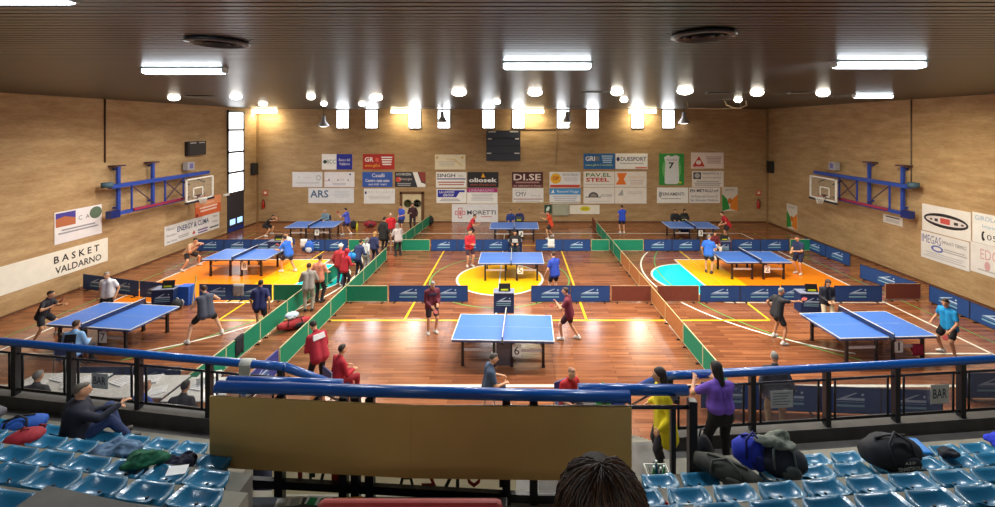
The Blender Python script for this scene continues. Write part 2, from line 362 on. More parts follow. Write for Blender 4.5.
# ceiling vents
for px, py, r, n in ((218, 41, .34, 'left of the middle'), (703, 34, .35, 'right of the middle')):
    s = (PY-py)/(ZC-CH); t = thing('ceiling_vent', 'round dark ceiling vent '+n+' of the near ceiling', 'vent', ((px-PX)/s, FP/s, ZC), 0, 'round ceiling vents')
    MB().lathe([(r, 0), (r+.02, -.03), (r-.05, -.05), (r-.08, 0)], M((80,80,84), .35, .7), 24).build('rim', t)
    MB().lathe([(.0, -.012), (r-.06, -.012)], BLACK, 24).build('backing', t)
    for q in (.1, .2, .28): MB().lathe([(q, -.015), (q+.03, -.045), (q+.035, -.015)], M((46,46,50), .4, .6), 20).build('louvre', t)
for px, py, n in ((402, 106, 'third and fourth high windows'), (595, 92, 'middle lamps'), (200, 95.5, 'two left lamps'), (720, 92.5, 'lamps above the jersey banner'), (803, 92, 'two right lamps'), (575, 106, 'sixth and seventh high windows'), (430, 106, 'fourth high window and the lamps')):
    s = (PY-py)/(ZC-CH); t = thing('slot_vent', 'dark slot vent in the ceiling near the '+n, 'vent', ((px-PX)/s, FP/s, ZC), 0, 'slot vents')
    MB().b2(-.45, .45, -.12, .12, -.02, 0, BLACK).build('grille', t)
o = MB().tube([(9.0, 18.1, ZC-.02), (9.05, 18.1, ZC-.2), (9.3, 18.1, ZC-.33), (9.65, 18.1, ZC-.36), (9.95, 18.1, ZC-.22), (9.9, 18.1, ZC-.02)], .02, M((214,196,160), .5), 6).build('cable')
tag(o, 'looped white cable hanging from the ceiling near the right corner', 'cable')
o = MB().tube([(7.9, 19.4, ZC-.03), (7.95, 19.4, ZC-.3), (9.2, 19.4, ZC-.34), (10.35, 19.4, ZC-.3), (10.4, 19.4, ZC-.03)], .016, M((214,196,160), .5), 6).build('cable'); tag(o, 'straight slack cable strung under the ceiling behind the looped one', 'cable')

# ------------------------------------------------------------------ banners (flat printed panels on the walls)
def wmap(wall):
    if wall == 'b': return (lambda px, py: (bx(px), bz(py))), (lambda u, z: (u, WB-.0102, z)), (R(90), 0, 0)
    if wall == 'l':
        def g(px, py): s = (PX-px)/-WL; return FP/s, CH-(py-PY)/s
        return g, (lambda u, z: (WL+.0102, u, z)), (R(90), 0, R(90))
    def g(px, py): s = (px-PX)/WR; return -FP/s, CH-(py-PY)/s
    return g, (lambda u, z: (WR-.0102, -u, z)), (R(90), 0, R(-90))
def banner(wall, x0, y0, x1, y1, bg, label, el, name='banner', cat='banner', group='advertising banners on the walls', zz=0, size=None):
    """x0,y0 = upper left, x1,y1 = lower right as photographed; el: printed elements in 0..1 panel coordinates"""
    g, P, rot = wmap(wall)
    u0, zt = g(x0, y0); u1, zb = g(x1, y1)
    if size: u1 = u0+size[0]; zb = zt-size[1]
    w, h = u1-u0, zt-zb
    m = MB(); t = .02
    m.box((0, 0, 0), (w, h, t), M(bg, .55, var=.05, scale=3) if isinstance(bg, tuple) else bg)
    z = t/2+.001
    for k, e in enumerate(el):
        z += .0006; c = e[6] if e[0] == 't' else e[-1]; mt = M(c, .55, var=.03); q = e[1:6]+e[7:] if e[0] == 't' else e[1:-1]
        if e[0] == 't': m.text(q[0], (q[1]-.5)*w, (q[2]-.5)*h, q[3]*w, q[4]*h, mt, z, q[5] if len(q) > 5 else 0.0)
        elif e[0] == 'r': m.faces([((a-.5)*w, (b-.5)*h, z) for a, b in ((q[0], q[1]), (q[0]+q[2], q[1]), (q[0]+q[2], q[1]+q[3]), (q[0], q[1]+q[3]))], [(0,1,2,3)], mt)
        elif e[0] == 'c': m.faces([((q[0]-.5)*w+q[2]*w*math.cos(i*math.pi/12), (q[1]-.5)*h+q[3]*h*math.sin(i*math.pi/12), z) for i in range(24)], [tuple(range(24))], mt)
        elif e[0] == 'p': m.faces([((a-.5)*w, (b-.5)*h, z) for a, b in q[0]], [tuple(range(len(q[0])))], mt)
        elif e[0] == 'l':   # small print: x, y, w, line height, lines
            for j in range(q[4]):
                ww = q[2]*(.78+.22*((j*37+k*13) % 10)/10)
                m.faces([((a-.5)*w, (b-.5)*h, z) for a, b in ((q[0]+(q[2]-ww)/2, q[1]-j*q[3]*1.9), (q[0]+(q[2]+ww)/2, q[1]-j*q[3]*1.9), (q[0]+(q[2]+ww)/2, q[1]-j*q[3]*1.9+q[3]), (q[0]+(q[2]-ww)/2, q[1]-j*q[3]*1.9+q[3]))], [(0,1,2,3)], mt)
    p = V(P((u0+u1)/2, (zt+zb)/2))
    if zz: p += V((0, -zz, 0)) if wall == 'b' else V((zz if wall == 'l' else -zz, 0, 0))
    return tag(m.build(name, None, p, rot), label, cat, group)
W_ = (246,245,242); GR = (170,170,172); DG = (90,92,98); BL = (30,60,160)
# back wall, left block
banner('b', 322, 154, 352.5, 169.5, W_, 'white and royal blue banner, topmost left of the back wall', [('r', .48, 0, .52, 1, (26,40,158)), ('t', 'BCC', .16, .38, .3, .26, (60,120,90)), ('c', .1, .5, .06, .12, (40,70,60)), ('t', 'Banca del', .56, .54, .36, .17, W_), ('t', 'Valdarno', .57, .28, .34, .17, W_)])
banner('b', 363, 154, 394.5, 169.5, (180,38,28), 'red banner with yellow web line on the back wall', [('t', 'GR', .06, .5, .28, .3, W_, .02), ('r', .4, .5, .1, .25, (220,90,70)), ('t', 'www.gifi.it', .06, .12, .48, .24, (250,190,30)), ('l', .58, .75, .36, .08, 4, W_)])
banner('b', 292.5, 172, 322.5, 187, (226,226,230), 'pale grey banner with small circle, leftmost on the back wall', [('c', .87, .62, .08, .17, GR), ('c', .87, .62, .06, .12, (226,226,230)), ('t', '? ----', .2, .6, .4, .14, GR), ('l', .08, .3, .84, .04, 2, (200,200,206))])
banner('b', 324.5, 172, 354.5, 187, (234,232,236), 'white banner with a row of small dark emblems on the back wall', [('p', [(.12, .42), (.18, .42), (.16, .6)], (60,70,120)), ('p', [(.42, .42), (.48, .42), (.46, .55)], DG), ('t', 'VLP', .5, .42, .16, .12, GR), ('p', [(.76, .42), (.82, .42), (.8, .55)], DG), ('c', .86, .85, .03, .07, (50,50,140)), ('l', .25, .22, .5, .05, 2, (190,190,200)), ('r', .02, .4, .1, .03, (190,60,60))])
banner('b', 362.5, 172, 392.5, 187, (48,90,178), 'mid blue banner with white lettering on the back wall', [('t', 'CasaBi', .32, .66, .42, .24, W_), ('t', 'Centro casa auto', .1, .34, .8, .2, W_, .01), ('t', 'servizi vari', .2, .12, .6, .14, W_)])
banner('b', 395, 172, 425.5, 187, (46,48,56), 'charcoal banner with a white figure shape above the door', [('t', 'AUTOCARROZZERIA', .04, .78, .5, .14, W_), ('c', .11, .5, .09, .18, (200,70,50)), ('t', 'Sinergie', .14, .42, .42, .2, (220,200,190)), ('p', [(.58, 1), (.74, 1), (.86, .3), (1, .2), (1, 0), (.74, 0)], W_), ('p', [(.76, 1), (1, 1), (1, .3), (.88, .35)], (150,60,50)), ('l', .05, .2, .5, .06, 2, GR)])
banner('b', 308.5, 188, 354, 203, (228,230,236), 'wide pale banner lettered in large blue grey capitals', [('t', 'ARS', .04, .36, .4, .5, (66,104,140), .02), ('l', .55, .75, .38, .05, 5, (206,212,220))])
banner('b', 364, 188.5, 395, 203.5, (232,232,232), 'white banner with faint print left of the door', [('c', .06, .72, .03, .1, (40,50,110)), ('t', 'T  E  S  S  I  L  A  R  T  E', .14, .7, .8, .12, GR), ('l', .1, .45, .8, .04, 3, (206,206,206))])
# centre block
banner('b', 435, 154.5, 465.5, 169.5, (236,226,196), 'cream banner with gold seals, topmost left of the scoreboard', [('c', .07, .8, .04, .09, (210,180,110)), ('c', .9, .8, .04, .09, (210,180,110)), ('t', 'Carrozzeria', .35, .64, .3, .13, (210,190,140)), ('l', .08, .5, .6, .05, 4, (210,204,190)), ('p', [(.55, .72), (.66, .72), (.94, .2), (.88, .2)], (226,206,150))])
banner('b', 436, 172, 466.5, 187.5, W_, 'white banner with dark serif capitals over a blue line', [('t', 'SINGH', .03, .66, .6, .24, (40,50,80), .015), ('t', 'SRL', .72, .68, .2, .14, GR), ('r', .03, .52, .94, .07, (70,90,160)), ('l', .05, .3, .9, .08, 2, (190,120,110))])
banner('b', 467.5, 172, 498.5, 187.5, (36,34,38), 'black banner with orange flame mark left of centre', [('p', [(.44, .65), (.58, .65), (.5, .95)], (240,170,30)), ('t', 'oliosek', .05, .34, .9, .28, W_, .03), ('t', 'www.oliosek.com', .08, .12, .84, .16, (190,90,70))])
banner('b', 436.5, 189, 466.5, 203, W_, 'white banner with slanted blue lettered blocks', [('p', [(.04, .42), (.66, .42), (.8, .9), (.04, .95)], (34,44,170)), ('t', 'LA LUCCIO', .1, .7, .5, .16, W_, .02), ('t', 'GROUP', .22, .48, .36, .16, W_, .02), ('r', .66, .78, .28, .14, (34,44,170)), ('l', .1, .25, .7, .06, 2, GR)])
banner('b', 467, 188, 497.5, 203.5, W_, 'white banner with magenta head strip', [('r', 0, .72, 1, .28, (170,50,120)), ('t', 'LINEABAGNO', .08, .77, .8, .17, (240,200,225)), ('l', .1, .58, .8, .05, 5, (200,200,206))])
banner('b', 452, 204, 498, 222.0, (230,230,234), 'large white banner with red outlined cross, standing on the floor', [('r', .07, .40, .22, .22, (196,90,100)), ('r', .135, .22, .09, .58, (196,90,100)), ('r', .085, .44, .19, .14, (234,230,234)), ('r', .15, .26, .06, .50, (234,230,234)), ('r', .165, .36, .03, .30, (206,110,120)), ('r', .115, .475, .13, .07, (206,110,120)), ('t', 'MORETTI', .33, .42, .62, .24, (84,90,100), .012), ('l', .6, .28, .3, .05, 1, (200,140,150))], zz=.03)
banner('b', 512, 172, 543, 187.5, (74,22,26), 'dark maroon banner with pale serif capitals', [('t', 'DI.SE', .05, .46, .88, .42, (232,216,206), .02), ('l', .05, .28, .9, .1, 1, (180,130,124)), ('r', 0, .03, 1, .16, (110,40,40)), ('t', 'DI SERGIO E FIGLI', .06, .05, .88, .11, (226,206,200))])
banner('b', 512.5, 188, 543.5, 203, (234,232,230), 'white banner with an arched sketch mark under the maroon one', [('t', 'CMV', .1, .45, .34, .3, (70,70,84)), ('t', '. . . . . .', .1, .82, .34, .06, (50,50,60)), ('t', 'di Moretti', .6, .44, .3, .12, GR), ('r', .03, .24, .94, .05, (150,70,90)), ('l', .05, .1, .9, .05, 1, GR)])
banner('b', 549.5, 172, 580.5, 187.5, (230,228,230), 'white banner with yellow and red roundel', [('c', .2, .58, .17, .34, (236,180,30)), ('t', 'OP', .1, .46, .2, .26, (190,60,30), .03), ('t', 'MOTO DECIN', .42, .76, .5, .13, DG), ('l', .44, .6, .48, .05, 3, (206,200,206)), ('r', .02, .02, .96, .16, (200,60,50))])
banner('b', 549.5, 188.5, 580.5, 203.5, (230,232,236), 'white banner with sky blue head strip', [('r', 0, .6, 1, .4, (70,150,214)), ('t', 'Record Viaggi', .25, .68, .68, .2, W_), ('p', [(.05, .7), (.16, .7), (.12, .94)], W_), ('l', .1, .44, .8, .07, 3, (190,194,204))])
banner('b', 583.5, 153.5, 615, 169, (24,100,164), 'bright blue banner with lime web line, right of centre', [('t', 'GRI', .06, .52, .3, .3, W_, .02), ('r', .37, .52, .13, .3, (120,120,130)), ('t', 'www.gifi.it il modello', .06, .16, .86, .18, (206,230,120)), ('l', .57, .8, .36, .07, 4, (190,220,245))])
banner('b', 615.5, 153.5, 647.5, 169, W_, 'white banner with outlined dark capitals beside the bright blue banner', [('t', 'DUESPORT', .16, .52, .8, .26, (60,64,110), .012), ('c', .08, .64, .05, .14, (60,64,110)), ('l', .1, .34, .8, .05, 1, GR), ('r', .62, .04, .36, .09, (220,110,90))])
banner('b', 583.5, 171.5, 614.5, 187, (236,230,222), 'cream banner with green over red block capitals', [('t', 'PAV.EL', .08, .66, .8, .24, (70,130,70), .02), ('t', 'STEEL', .08, .34, .74, .26, (190,50,40), .03), ('r', .03, .16, .94, .03, GR)])
banner('b', 615, 171.5, 646.5, 187, (236,228,220), 'pale banner with a large orange hourglass mark', [('p', [(.02, .16), (.36, .16), (.28, .5), (.38, .9), (.06, .9), (.12, .5)], (240,120,20)), ('t', 'FORNO ROSI', .42, .56, .52, .14, (226,190,150)), ('l', .44, .4, .5, .06, 3, (214,200,186))])
banner('b', 583.5, 187.5, 614.5, 203.5, (234,230,224), 'white banner with a dark cartwheel arch mark', [('c', .32, .42, .16, .3, (70,70,76)), ('c', .32, .42, .11, .2, (150,140,130)), ('r', .1, .16, .5, .24, (234,230,224)), ('r', .06, .38, .5, .05, (70,70,76)), ('t', 'ACCONT', .56, .42, .36, .16, DG), ('l', .1, .12, .8, .04, 1, (210,206,200))])
banner('b', 615, 187.5, 646.5, 203.5, (238,232,224), 'blank looking cream banner with a small grey triangle', [('p', [(.08, .5), (.26, .5), (.24, .9)], GR), ('l', .32, .7, .6, .05, 2, (214,208,200))])
banner('b', 569.5, 205, 599.5, 214, (236,232,220), 'low cream banner with a yellow oval sticker', [('c', .52, .6, .17, .28, (216,206,20)), ('t', 'LIMOS', .42, .48, .2, .22, (50,90,40))])
# right block
o = banner('b', 659, 153.5, 684, 185, (44,150,62), 'tall green banner bearing a white number 7 jersey', [('c', .5, .5, .38, .42, (110,190,110)), ('p', [(.22, .06), (.3, .03), (.72, .03), (.8, .1), (.78, .6), (.76, .7), (.82, .9), (.66, .95), (.5, .9), (.36, .95), (.2, .88), (.26, .7), (.24, .6)], (222,228,230)), ('t', '7', .38, .52, .22, .2, (20,60,60), .03), ('t', 'MICHELE', .3, .76, .42, .07, (150,110,120)), ('c', .84, .08, .06, .03, (220,210,60))])
banner('b', 691, 152.5, 723.5, 168.5, (236,220,214), 'pinkish banner with red triangle emblem, upper right', [('p', [(.04, .14), (.42, .14), (.24, .78)], (196,50,40)), ('c', .23, .38, .08, .14, (240,226,222)), ('t', 'BRANDI', .06, .06, .34, .1, (196,50,40)), ('l', .45, .7, .5, .05, 5, (190,160,156))])
banner('b', 692, 171, 723.5, 187, (232,224,218), 'pale banner with a black square emblem, right block', [('r', .04, .5, .24, .42, (40,40,44)), ('c', .16, .71, .09, .16, (180,180,180)), ('t', 'MARMISTI & C', .34, .78, .6, .13, DG), ('t', 'marmi e graniti', .34, .52, .58, .12, DG), ('l', .06, .32, .86, .06, 3, GR)])
banner('b', 657, 187.5, 688, 203, W_, 'white creased banner below the green jersey banner', [('c', .1, .55, .05, .2, GR), ('t', 'FERRAMENTI', .13, .48, .74, .2, (70,74,90), .01), ('l', .1, .26, .7, .05, 1, GR)])
banner('b', 689, 187.5, 720, 203, (234,230,228), 'white banner with bold dark capitals beside the back pennant', [('t', 'EN METALLI srl', .03, .7, .9, .2, (60,62,72), .02), ('t', 'Via Ponte alle Forche 12', .06, .36, .86, .15, (80,82,92)), ('t', 'San Giovanni Valdarno', .04, .12, .9, .15, (80,82,92))])
# plain pennants (club mascot left out)
def pennant(wall, x0, y0, x1, y1, label):
    banner(wall, x0, y0, x1, y1, (214,206,196), label, [('p', [(0, 0), (.5, .1), (.32, .5), (0, .72)], (40,140,60)), ('p', [(.5, .1), (1, 0), (1, .7), (.6, .46)], (222,130,40)), ('c', .5, .42, .14, .12, (200,110,40)), ('t', 'BASKET', .2, .84, .6, .08, (120,120,130))], 'pennant', 'pennant', 'club pennants')
pennant('b', 722, 187, 737.5, 211, 'green white and orange pennant on the back wall'); pennant('r', 787, 203, 797.5, 231, 'green white and orange pennant on the right wall')
# left wall
banner('l', 54, 213, 101.3, 233, (226,224,230), 'white banner with a wooden court picture on the left wall', [('r', .02, .52, .4, .44, (70,60,150)), ('p', [(.02, .52), (.42, .52), (.42, .74), (.2, .84), (.02, .78)], (178,104,70)), ('t', 'C  A', .48, .62, .24, .14, DG), ('c', .86, .76, .14, .2, (90,110,90)), ('l', .06, .38, .86, .05, 2, (150,150,160))])
banner('l', -14, 270.8, 108.5, 260.3, (232,228,218), 'long cream banner with two lines of black club lettering', [('t', 'B A S K E T', .49, .54, .42, .28, (30,28,30), .02), ('t', 'VALDARNO', .50, .13, .43, .27, (30,28,30), .014)], size=(4.05, .97))
banner('l', 164.3, 227, 219, 227.5, (226,226,228), 'long white banner with dark blue slanted capitals, left wall', [('t', 'ENERGY & CLIMA', .2, .52, .58, .3, (40,46,110), .015), ('t', 'Meteor', .03, .74, .14, .12, DG), ('t', 'Fotovoltaico', .03, .42, .16, .12, DG), ('t', 'Solar Termico', .03, .1, .17, .12, DG), ('p', [(.46, .14), (.52, .14), (.49, .36)], (190,50,60)), ('l', .55, .22, .22, .08, 2, (110,80,140)), ('t', 'Clima', .86, .74, .1, .12, DG), ('t', 'Caldaie', .84, .44, .12, .12, DG), ('l', .2, .26, .22, .05, 2, GR), ('r', .8, .14, .18, .09, DG)])
banner('l', 195, 200, 220.5, 211, (222,104,60), 'orange banner below the left backboard', [('r', 0, .55, 1, .45, (236,150,104)), ('t', 'Gelateria', .3, .66, .4, .14, (250,220,200)), ('l', .12, .42, .76, .09, 2, (250,226,212)), ('c', .06, .12, .05, .08, (140,40,40))])
# right wall
banner('r', 922.6, 203.3, 971.8, 241, (226,224,222), 'white banner with black oval badge on the right wall', [('c', .5, .5, .46, .26, (40,36,40)), ('c', .5, .5, .42, .15, (214,206,206)), ('r', .4, .4, .2, .2, (196,80,76)), ('r', .28, .44, .07, .1, (50,46,50)), ('r', .68, .44, .08, .1, (50,46,50)), ('r', .18, .46, .05, .06, (50,46,50)), ('r', .82, .46, .05, .06, (50,46,50))], size=(1.85, 1.08))
banner('r', 921.5, 230.2, 970, 271, (222,220,220), 'white banner with small blue oval print below the black oval badge', [('t', 'IMEGAS', .02, .6, .42, .3, (90,100,150)), ('c', .36, .46, .13, .12, (70,90,170)), ('c', .36, .46, .09, .07, (222,220,220)), ('t', 'IMPIANTI TERMICI', .46, .7, .48, .12, DG), ('l', .46, .5, .5, .04, 2, GR), ('l', .06, .26, .88, .04, 3, (190,190,194))], size=(1.85, 1.08))
banner('r', 972.8, 211.6, 1040, 260, (228,228,228), 'white banner with a telephone number at the right picture edge', [('t', 'GIROLAMI', .05, .76, .5, .15, (130,170,200)), ('t', 'Impianti', .18, .5, .34, .14, (130,180,210)), ('c', .2, .26, .035, .16, (40,40,44)), ('c', .23, .28, .03, .11, (228,228,228)), ('t', '055.94', .26, .16, .5, .18, (40,40,44))], size=(1.85, 1.08))
banner('r', 971, 241, 1040, 290, (222,220,220), 'white banner with faint red lettering at the right picture edge', [('t', 'EDC', .18, .5, .3, .34, (206,160,164)), ('c', .3, .3, .05, .16, (206,160,164)), ('l', .1, .12, .8, .04, 1, GR)], size=(1.85, 1.08))
banner('r', 883.5, 213.5, 903, 227, (220,214,204), 'small white notice below the right hoop frame', [('l', .05, .72, .9, .14, 1, DG), ('l', .1, .45, .8, .06, 3, GR)], 'notice', 'notice', None)

# ------------------------------------------------------------------ small wall fittings
t = thing('scoreboard', 'large dark slatted scoreboard high on the back wall centre', 'scoreboard', (bx(503.5), WB-.13, bz(145.5)))
w, h = 2.25, 2.0
MB().b2(-w/2, w/2, -.1, .12, -h/2, h/2, M((38,42,54), .5)).build('casing', t)
for k in range(4):
    z = h/2-.28-k*.5; pn = MB().b2(-w/2+.05, w/2-.05, -.12, -.1, z-.2, z+.2, M((48,54,68), .3)).build('display_panel', t)
for x, z, a in ((-.75, .92, .5), (.7, .92, .55), (-.9, .45, .25), (.9, .45, .25), (-.95, -.5, .3), (.9, -.5, .35)):
    MB().b2(x-a/2, x+a/2, -.135, -.12, z-.035, z+.035, M((206,206,206), .5)).build('label_strip', t)
t = thing('scoreboard', 'small black scoreboard high on the left wall', 'scoreboard', (WL+.115, 22.4, 5.24), R(90))
MB().b2(-.62, .62, -.1, .1, -.37, .37, M((32,30,34), .5)).build('casing', t)
MB().b2(-.55, .55, -.115, -.1, -.3, .22, M((44,42,46), .3)).build('display_panel', t)
for x in (-.3, .3): MB().b2(x-.2, x+.2, -.12, -.11, .26, .32, M((190,190,190), .5)).build('label_strip', t)
for wl, y, z, lb in ((WL, 27.4, bz(168), 'black loudspeaker in the back left corner'), (WR, 27.4, bz(166), 'black loudspeaker in the back right corner')):
    e = 1 if wl < 0 else -1
    t = thing('loudspeaker', lb, 'speaker', (wl+e*.14, y, z), 0, 'corner loudspeakers')
    MB().b2(-.14, .14, -.2, .2, -.38, .38, BLACK).build('cabinet', t, bevel=.02); MB().b2(-.11, .11, -.22, -.2, -.33, .33, M((44,44,46), .9)).build('grille', t)
for px, lb, zt in ((265.5, 'left', 193), (758.5, 'right', 193)):
    x = bx(px)
    t = thing('wall_sign', 'small red and white fire sign on the back wall near the %s corner' % lb, 'sign', (x, WB-.02, bz(193)))
    MB().b2(-.16, .16, -.01, .02, -.17, .17, M((200,80,60), .5)).build('plate', t); MB().b2(-.09, .09, -.015, -.01, -.06, .1, M((240,220,200), .5)).build('pictogram', t)
    t = thing('fire_extinguisher', 'red fire extinguisher on the back wall near the %s corner' % lb, 'extinguisher', (x-.08, WB-.12, bz(208)))
    MB().lathe([(.08, 0), (.09, .03), (.09, .42), (.05, .5), (.03, .54)], M((176,40,30), .35), 14).build('cylinder_body', t); MB().b2(-.02, .02, -.1, .02, .54, .6, BLACK).build('valve', t)
    MB().tube([(.03, -.02, .57), (.14, -.05, .45), (.12, -.04, .1)], .015, BLACK, 6).build('hose', t)
t = thing('exit_sign', 'dark green running man sign beside a grey wall cabinet', 'sign', (bx(548), WB-.03, bz(209)))
MB().b2(-.24, .24, -.02, .03, -.28, .28, M((30,70,60), .5)).build('plate', t); MB().poly([(-.1, -.022, -.18), (.02, -.022, -.18), (.12, -.022, .12), (.0, -.022, .2), (-.13, -.022, .02)], M((210,230,220), .5)).build('pictogram', t)
t = thing('wall_cabinet', 'grey green wall cabinet between the sign and the low cream banner', 'cabinet', (bx(560.5), WB-.09, bz(209.5)))
MB().b2(-.55, .55, -.07, .09, -.37, .37, M((158,160,140), .5)).build('body', t); MB().b2(-.52, .52, -.085, -.07, -.34, .34, M((170,172,152), .45)).build('door', t); MB().b2(.42, .46, -.1, -.085, -.06, .06, STEEL).build('latch', t)
t = thing('emergency_light', 'small white emergency light by the tall left window', 'light', (WL+.06, 24.85, 2.35), 0)
MB().b2(-.06, .06, -.2, .2, -.07, .07, WHITE).build('casing', t, bevel=.02); MB().b2(.06, .07, -.17, .17, -.05, .05, M((240,240,236), .2)).build('lens', t)
o = MB().tube([(bx(500), WB-.03, bz(202.6)), (bx(582), WB-.03, bz(202))], .03, M((196,178,140), .5), 6).build('conduit'); tag(o, 'thin pale conduit along the back wall behind the banners', 'pipe')
o = MB().tube([(bx(520), WB-.03, bz(129.5)), (bx(556), WB-.03, bz(129.5)), (bx(557), WB-.03, bz(128))], .025, M((110,90,70), .5), 6).tube([(bx(556), WB-.03, bz(129.5)), (bx(556), WB-.03, bz(165))], .015, M((150,124,90), .5), 6).build('conduit'); tag(o, 'thin brown conduit running right from the central scoreboard', 'pipe')

# ------------------------------------------------------------------ folded basketball hoops on the side walls
HB = M((36,70,165), .4); HR = M((150,40,70), .5); GLASS = None
def glass(c, a):
    m, nt, b = node_mat('clear_panel'); b.inputs['Base Color'].default_value = lin(c)+(1,); b.inputs['Roughness'].default_value = .12
    b.inputs['Alpha'].default_value = a
    n = nt.nodes.new('ShaderNodeTexNoise'); n.inputs['Scale'].default_value = 4; mr = nt.nodes.new('ShaderNodeMapRange'); mr.inputs['To Min'].default_value = .08; mr.inputs['To Max'].default_value = .2
    nt.links.new(n.outputs['Fac'], mr.inputs['Value']); nt.links.new(mr.outputs['Result'], b.inputs['Roughness'])
    return m
PLEX = glass((190,186,170), .16)
def hoop(e, lb):
    # local: +x into the hall, y along the wall (away from the camera), z up
    t = thing('basketball_hoop', lb, 'basketball hoop', ((WL+.01 if e > 0 else WR-.01), 0, 0))
    X = lambda x: e*x
    a = MB()
    for y in (17.92, 19.62):
        p = MB().b2(X(.17), X(.27), y-.06, y+.06, 2.72, 4.72, HB).b2(X(0), X(.17), y-.03, y+.03, 2.9, 2.98, HB).b2(X(0), X(.17), y-.03, y+.03, 3.86, 3.94, HB).b2(X(0), X(.17), y-.03, y+.03, 4.55, 4.63, HB).b2(X(0), X(.34), y-.24, y+.24, 4.70, 4.76, M((70,44,60), .5)).build('wall_post', t)
    MB().b2(X(.3), X(.5), 17.35, 22.9, 3.83, 3.99, HB).build('top_beam', t)
    MB().b2(X(.3), X(.5), 17.45, 21.4, 2.68, 2.81, HB).b2(X(.28), X(.52), 17.3, 17.7, 2.6, 2.9, M((18,34,104), .4)).build('bottom_beam', t)
    MB().b2(X(.5), X(.56), 18.3, 21.4, 2.74, 2.84, HR).build('safety_bar', t)
    for y in (18.35, 20.1, 21.2): MB().b2(X(.37), X(.43), y-.025, y+.025, 2.8, 3.85, HB).build('strut', t)
    for (ya, za, yb, zb) in ((18.4, 3.78, 19.5, 2.86), (20.1, 2.86, 21.2, 3.78), (20.1, 3.78, 21.2, 2.86)): MB().bar((X(.4), ya, za), (X(.4), yb, zb), .035, .035, M((70,50,80), .5)).build('brace', t)
    bd = MB(); y0, y1, z0, z1 = 20.6, 22.45, 2.66, 3.80
    bd.b2(X(.98), X(1.0), y0, y1, z0, z1, PLEX); b = bd.build('backboard', t)
    fr = MB()
    for q in ((y0, y1, z0, z0+.06), (y0, y1, z1-.06, z1), (y0, y0+.06, z0, z1), (y1-.06, y1, z0, z1)): fr.b2(X(.96), X(1.03), q[0], q[1], q[2], q[3], WHITE)
    for q in ((21.05, 21.72, 2.82, 2.87), (21.05, 21.72, 3.27, 3.32), (21.05, 21.1, 2.82, 3.32), (21.67, 21.72, 2.82, 3.32)): fr.b2(X(1.0), X(1.02), q[0], q[1], q[2], q[3], WHITE)
    fr.build('white_border', b)
    MB().b2(X(.95), X(1.06), y0-.02, y1+.02, z0-.1, z0, M((40,36,44), .8)).build('edge_padding', b)
    for y in (20.9, 21.9): MB().bar((X(.5), y, 3.7), (X(.96), y, 3.5), .06, .06, DARK).bar((X(.5), y, 2.8), (X(.96), y, 2.9), .06, .06, DARK).build('arm', t)
    rg = MB(); pts = [(X(1.25+.225*math.cos(k*math.pi/9)), 21.38+.225*math.sin(k*math.pi/9), 2.86) for k in range(19)]
    rg.tube(pts, .014, M((150,60,40), .4), 6).b2(X(1.0), X(1.06), 21.28, 21.48, 2.78, 2.92, M((70,40,40), .5)); r = rg.build('rim', t)
    nt_ = MB()
    for k in range(12):
        for q in (0, 1):
            a0, a1 = k*math.pi/6, (k+(1 if q else -1)*1.5)*math.pi/6
            nt_.tube([(X(1.25+.22*math.cos(a0)), 21.38+.22*math.sin(a0), 2.85), (X(1.25+.12*math.cos(a1)), 21.38+.12*math.sin(a1), 2.46)], .007, WHITE, 4)
    nt_.build('net', r)
    MB().b2(X(.1), X(.35), 21.55, 22.0, 4.15, 4.55, M((170,170,178), .5)).b2(X(.35), X(.36), 21.68, 21.9, 4.22, 4.48, M((110,100,160), .5)).build('winch_box', t)
    MB().tube([(X(.15), 21.75, 3.9), (X(.15), 21.75, 4.2)], .02, STEEL, 6).build('winch_cable', t)
    pv = MB().lathe([(.2, -.1), (.2, .1)], M((60,90,110), .6), 12, (X(.4), 17.25, 4.0)).build('pivot_wheel', t)
hoop(1, 'blue framed glass basketball hoop folded against the left wall'); hoop(-1, 'blue framed glass basketball hoop folded against the right wall')
# ================================================================== PEOPLE
BAKE = []
def raw(mb, name, parent, voxel, smooth=3):
    o = mb.build(name, parent)
    r = o.modifiers.new('union', 'REMESH'); r.mode = 'VOXEL'; r.voxel_size = voxel; r.use_smooth_shade = True
    s = o.modifiers.new('soft', 'SMOOTH'); s.factor = .5; s.iterations = smooth
    BAKE.append(o); return o
def ik(a, b, l1, l2, pole):
    """elbow/knee position between a and b; pole = direction the joint points to"""
    d = b-a; D = d.length
    if D > (l1+l2)*.998: b = a+d*((l1+l2)*.998/D); d = b-a; D = d.length
    if D < 1e-4: d = V((0, 0, -1)); D = .01
    x = (l1*l1-l2*l2+D*D)/(2*D); hh = math.sqrt(max(l1*l1-x*x, 0)); u = d.normalized()
    p = pole-u*pole.dot(u); p = p.normalized() if p.length > 1e-5 else V((0, 1, 0))
    return a+u*x+p*hh, b
SKIN = [M((206,152,118), .55, var=.04), M((190,134,100), .55, var=.04), M((222,172,140), .55, var=.04)]
EYE = M((30,22,18), .3); LIP = M((150,78,66), .5)
HAIRC = {'dark': (34,26,22), 'brown': (66,44,30), 'grey': (128,124,120), 'blond': (176,136,84), 'white': (206,200,190), 'cap': (226,222,214)}
SHOE_W = M((222,220,216), .5); SHOE_D = M((40,40,46), .5)
_eye = []; PEOPLE = []
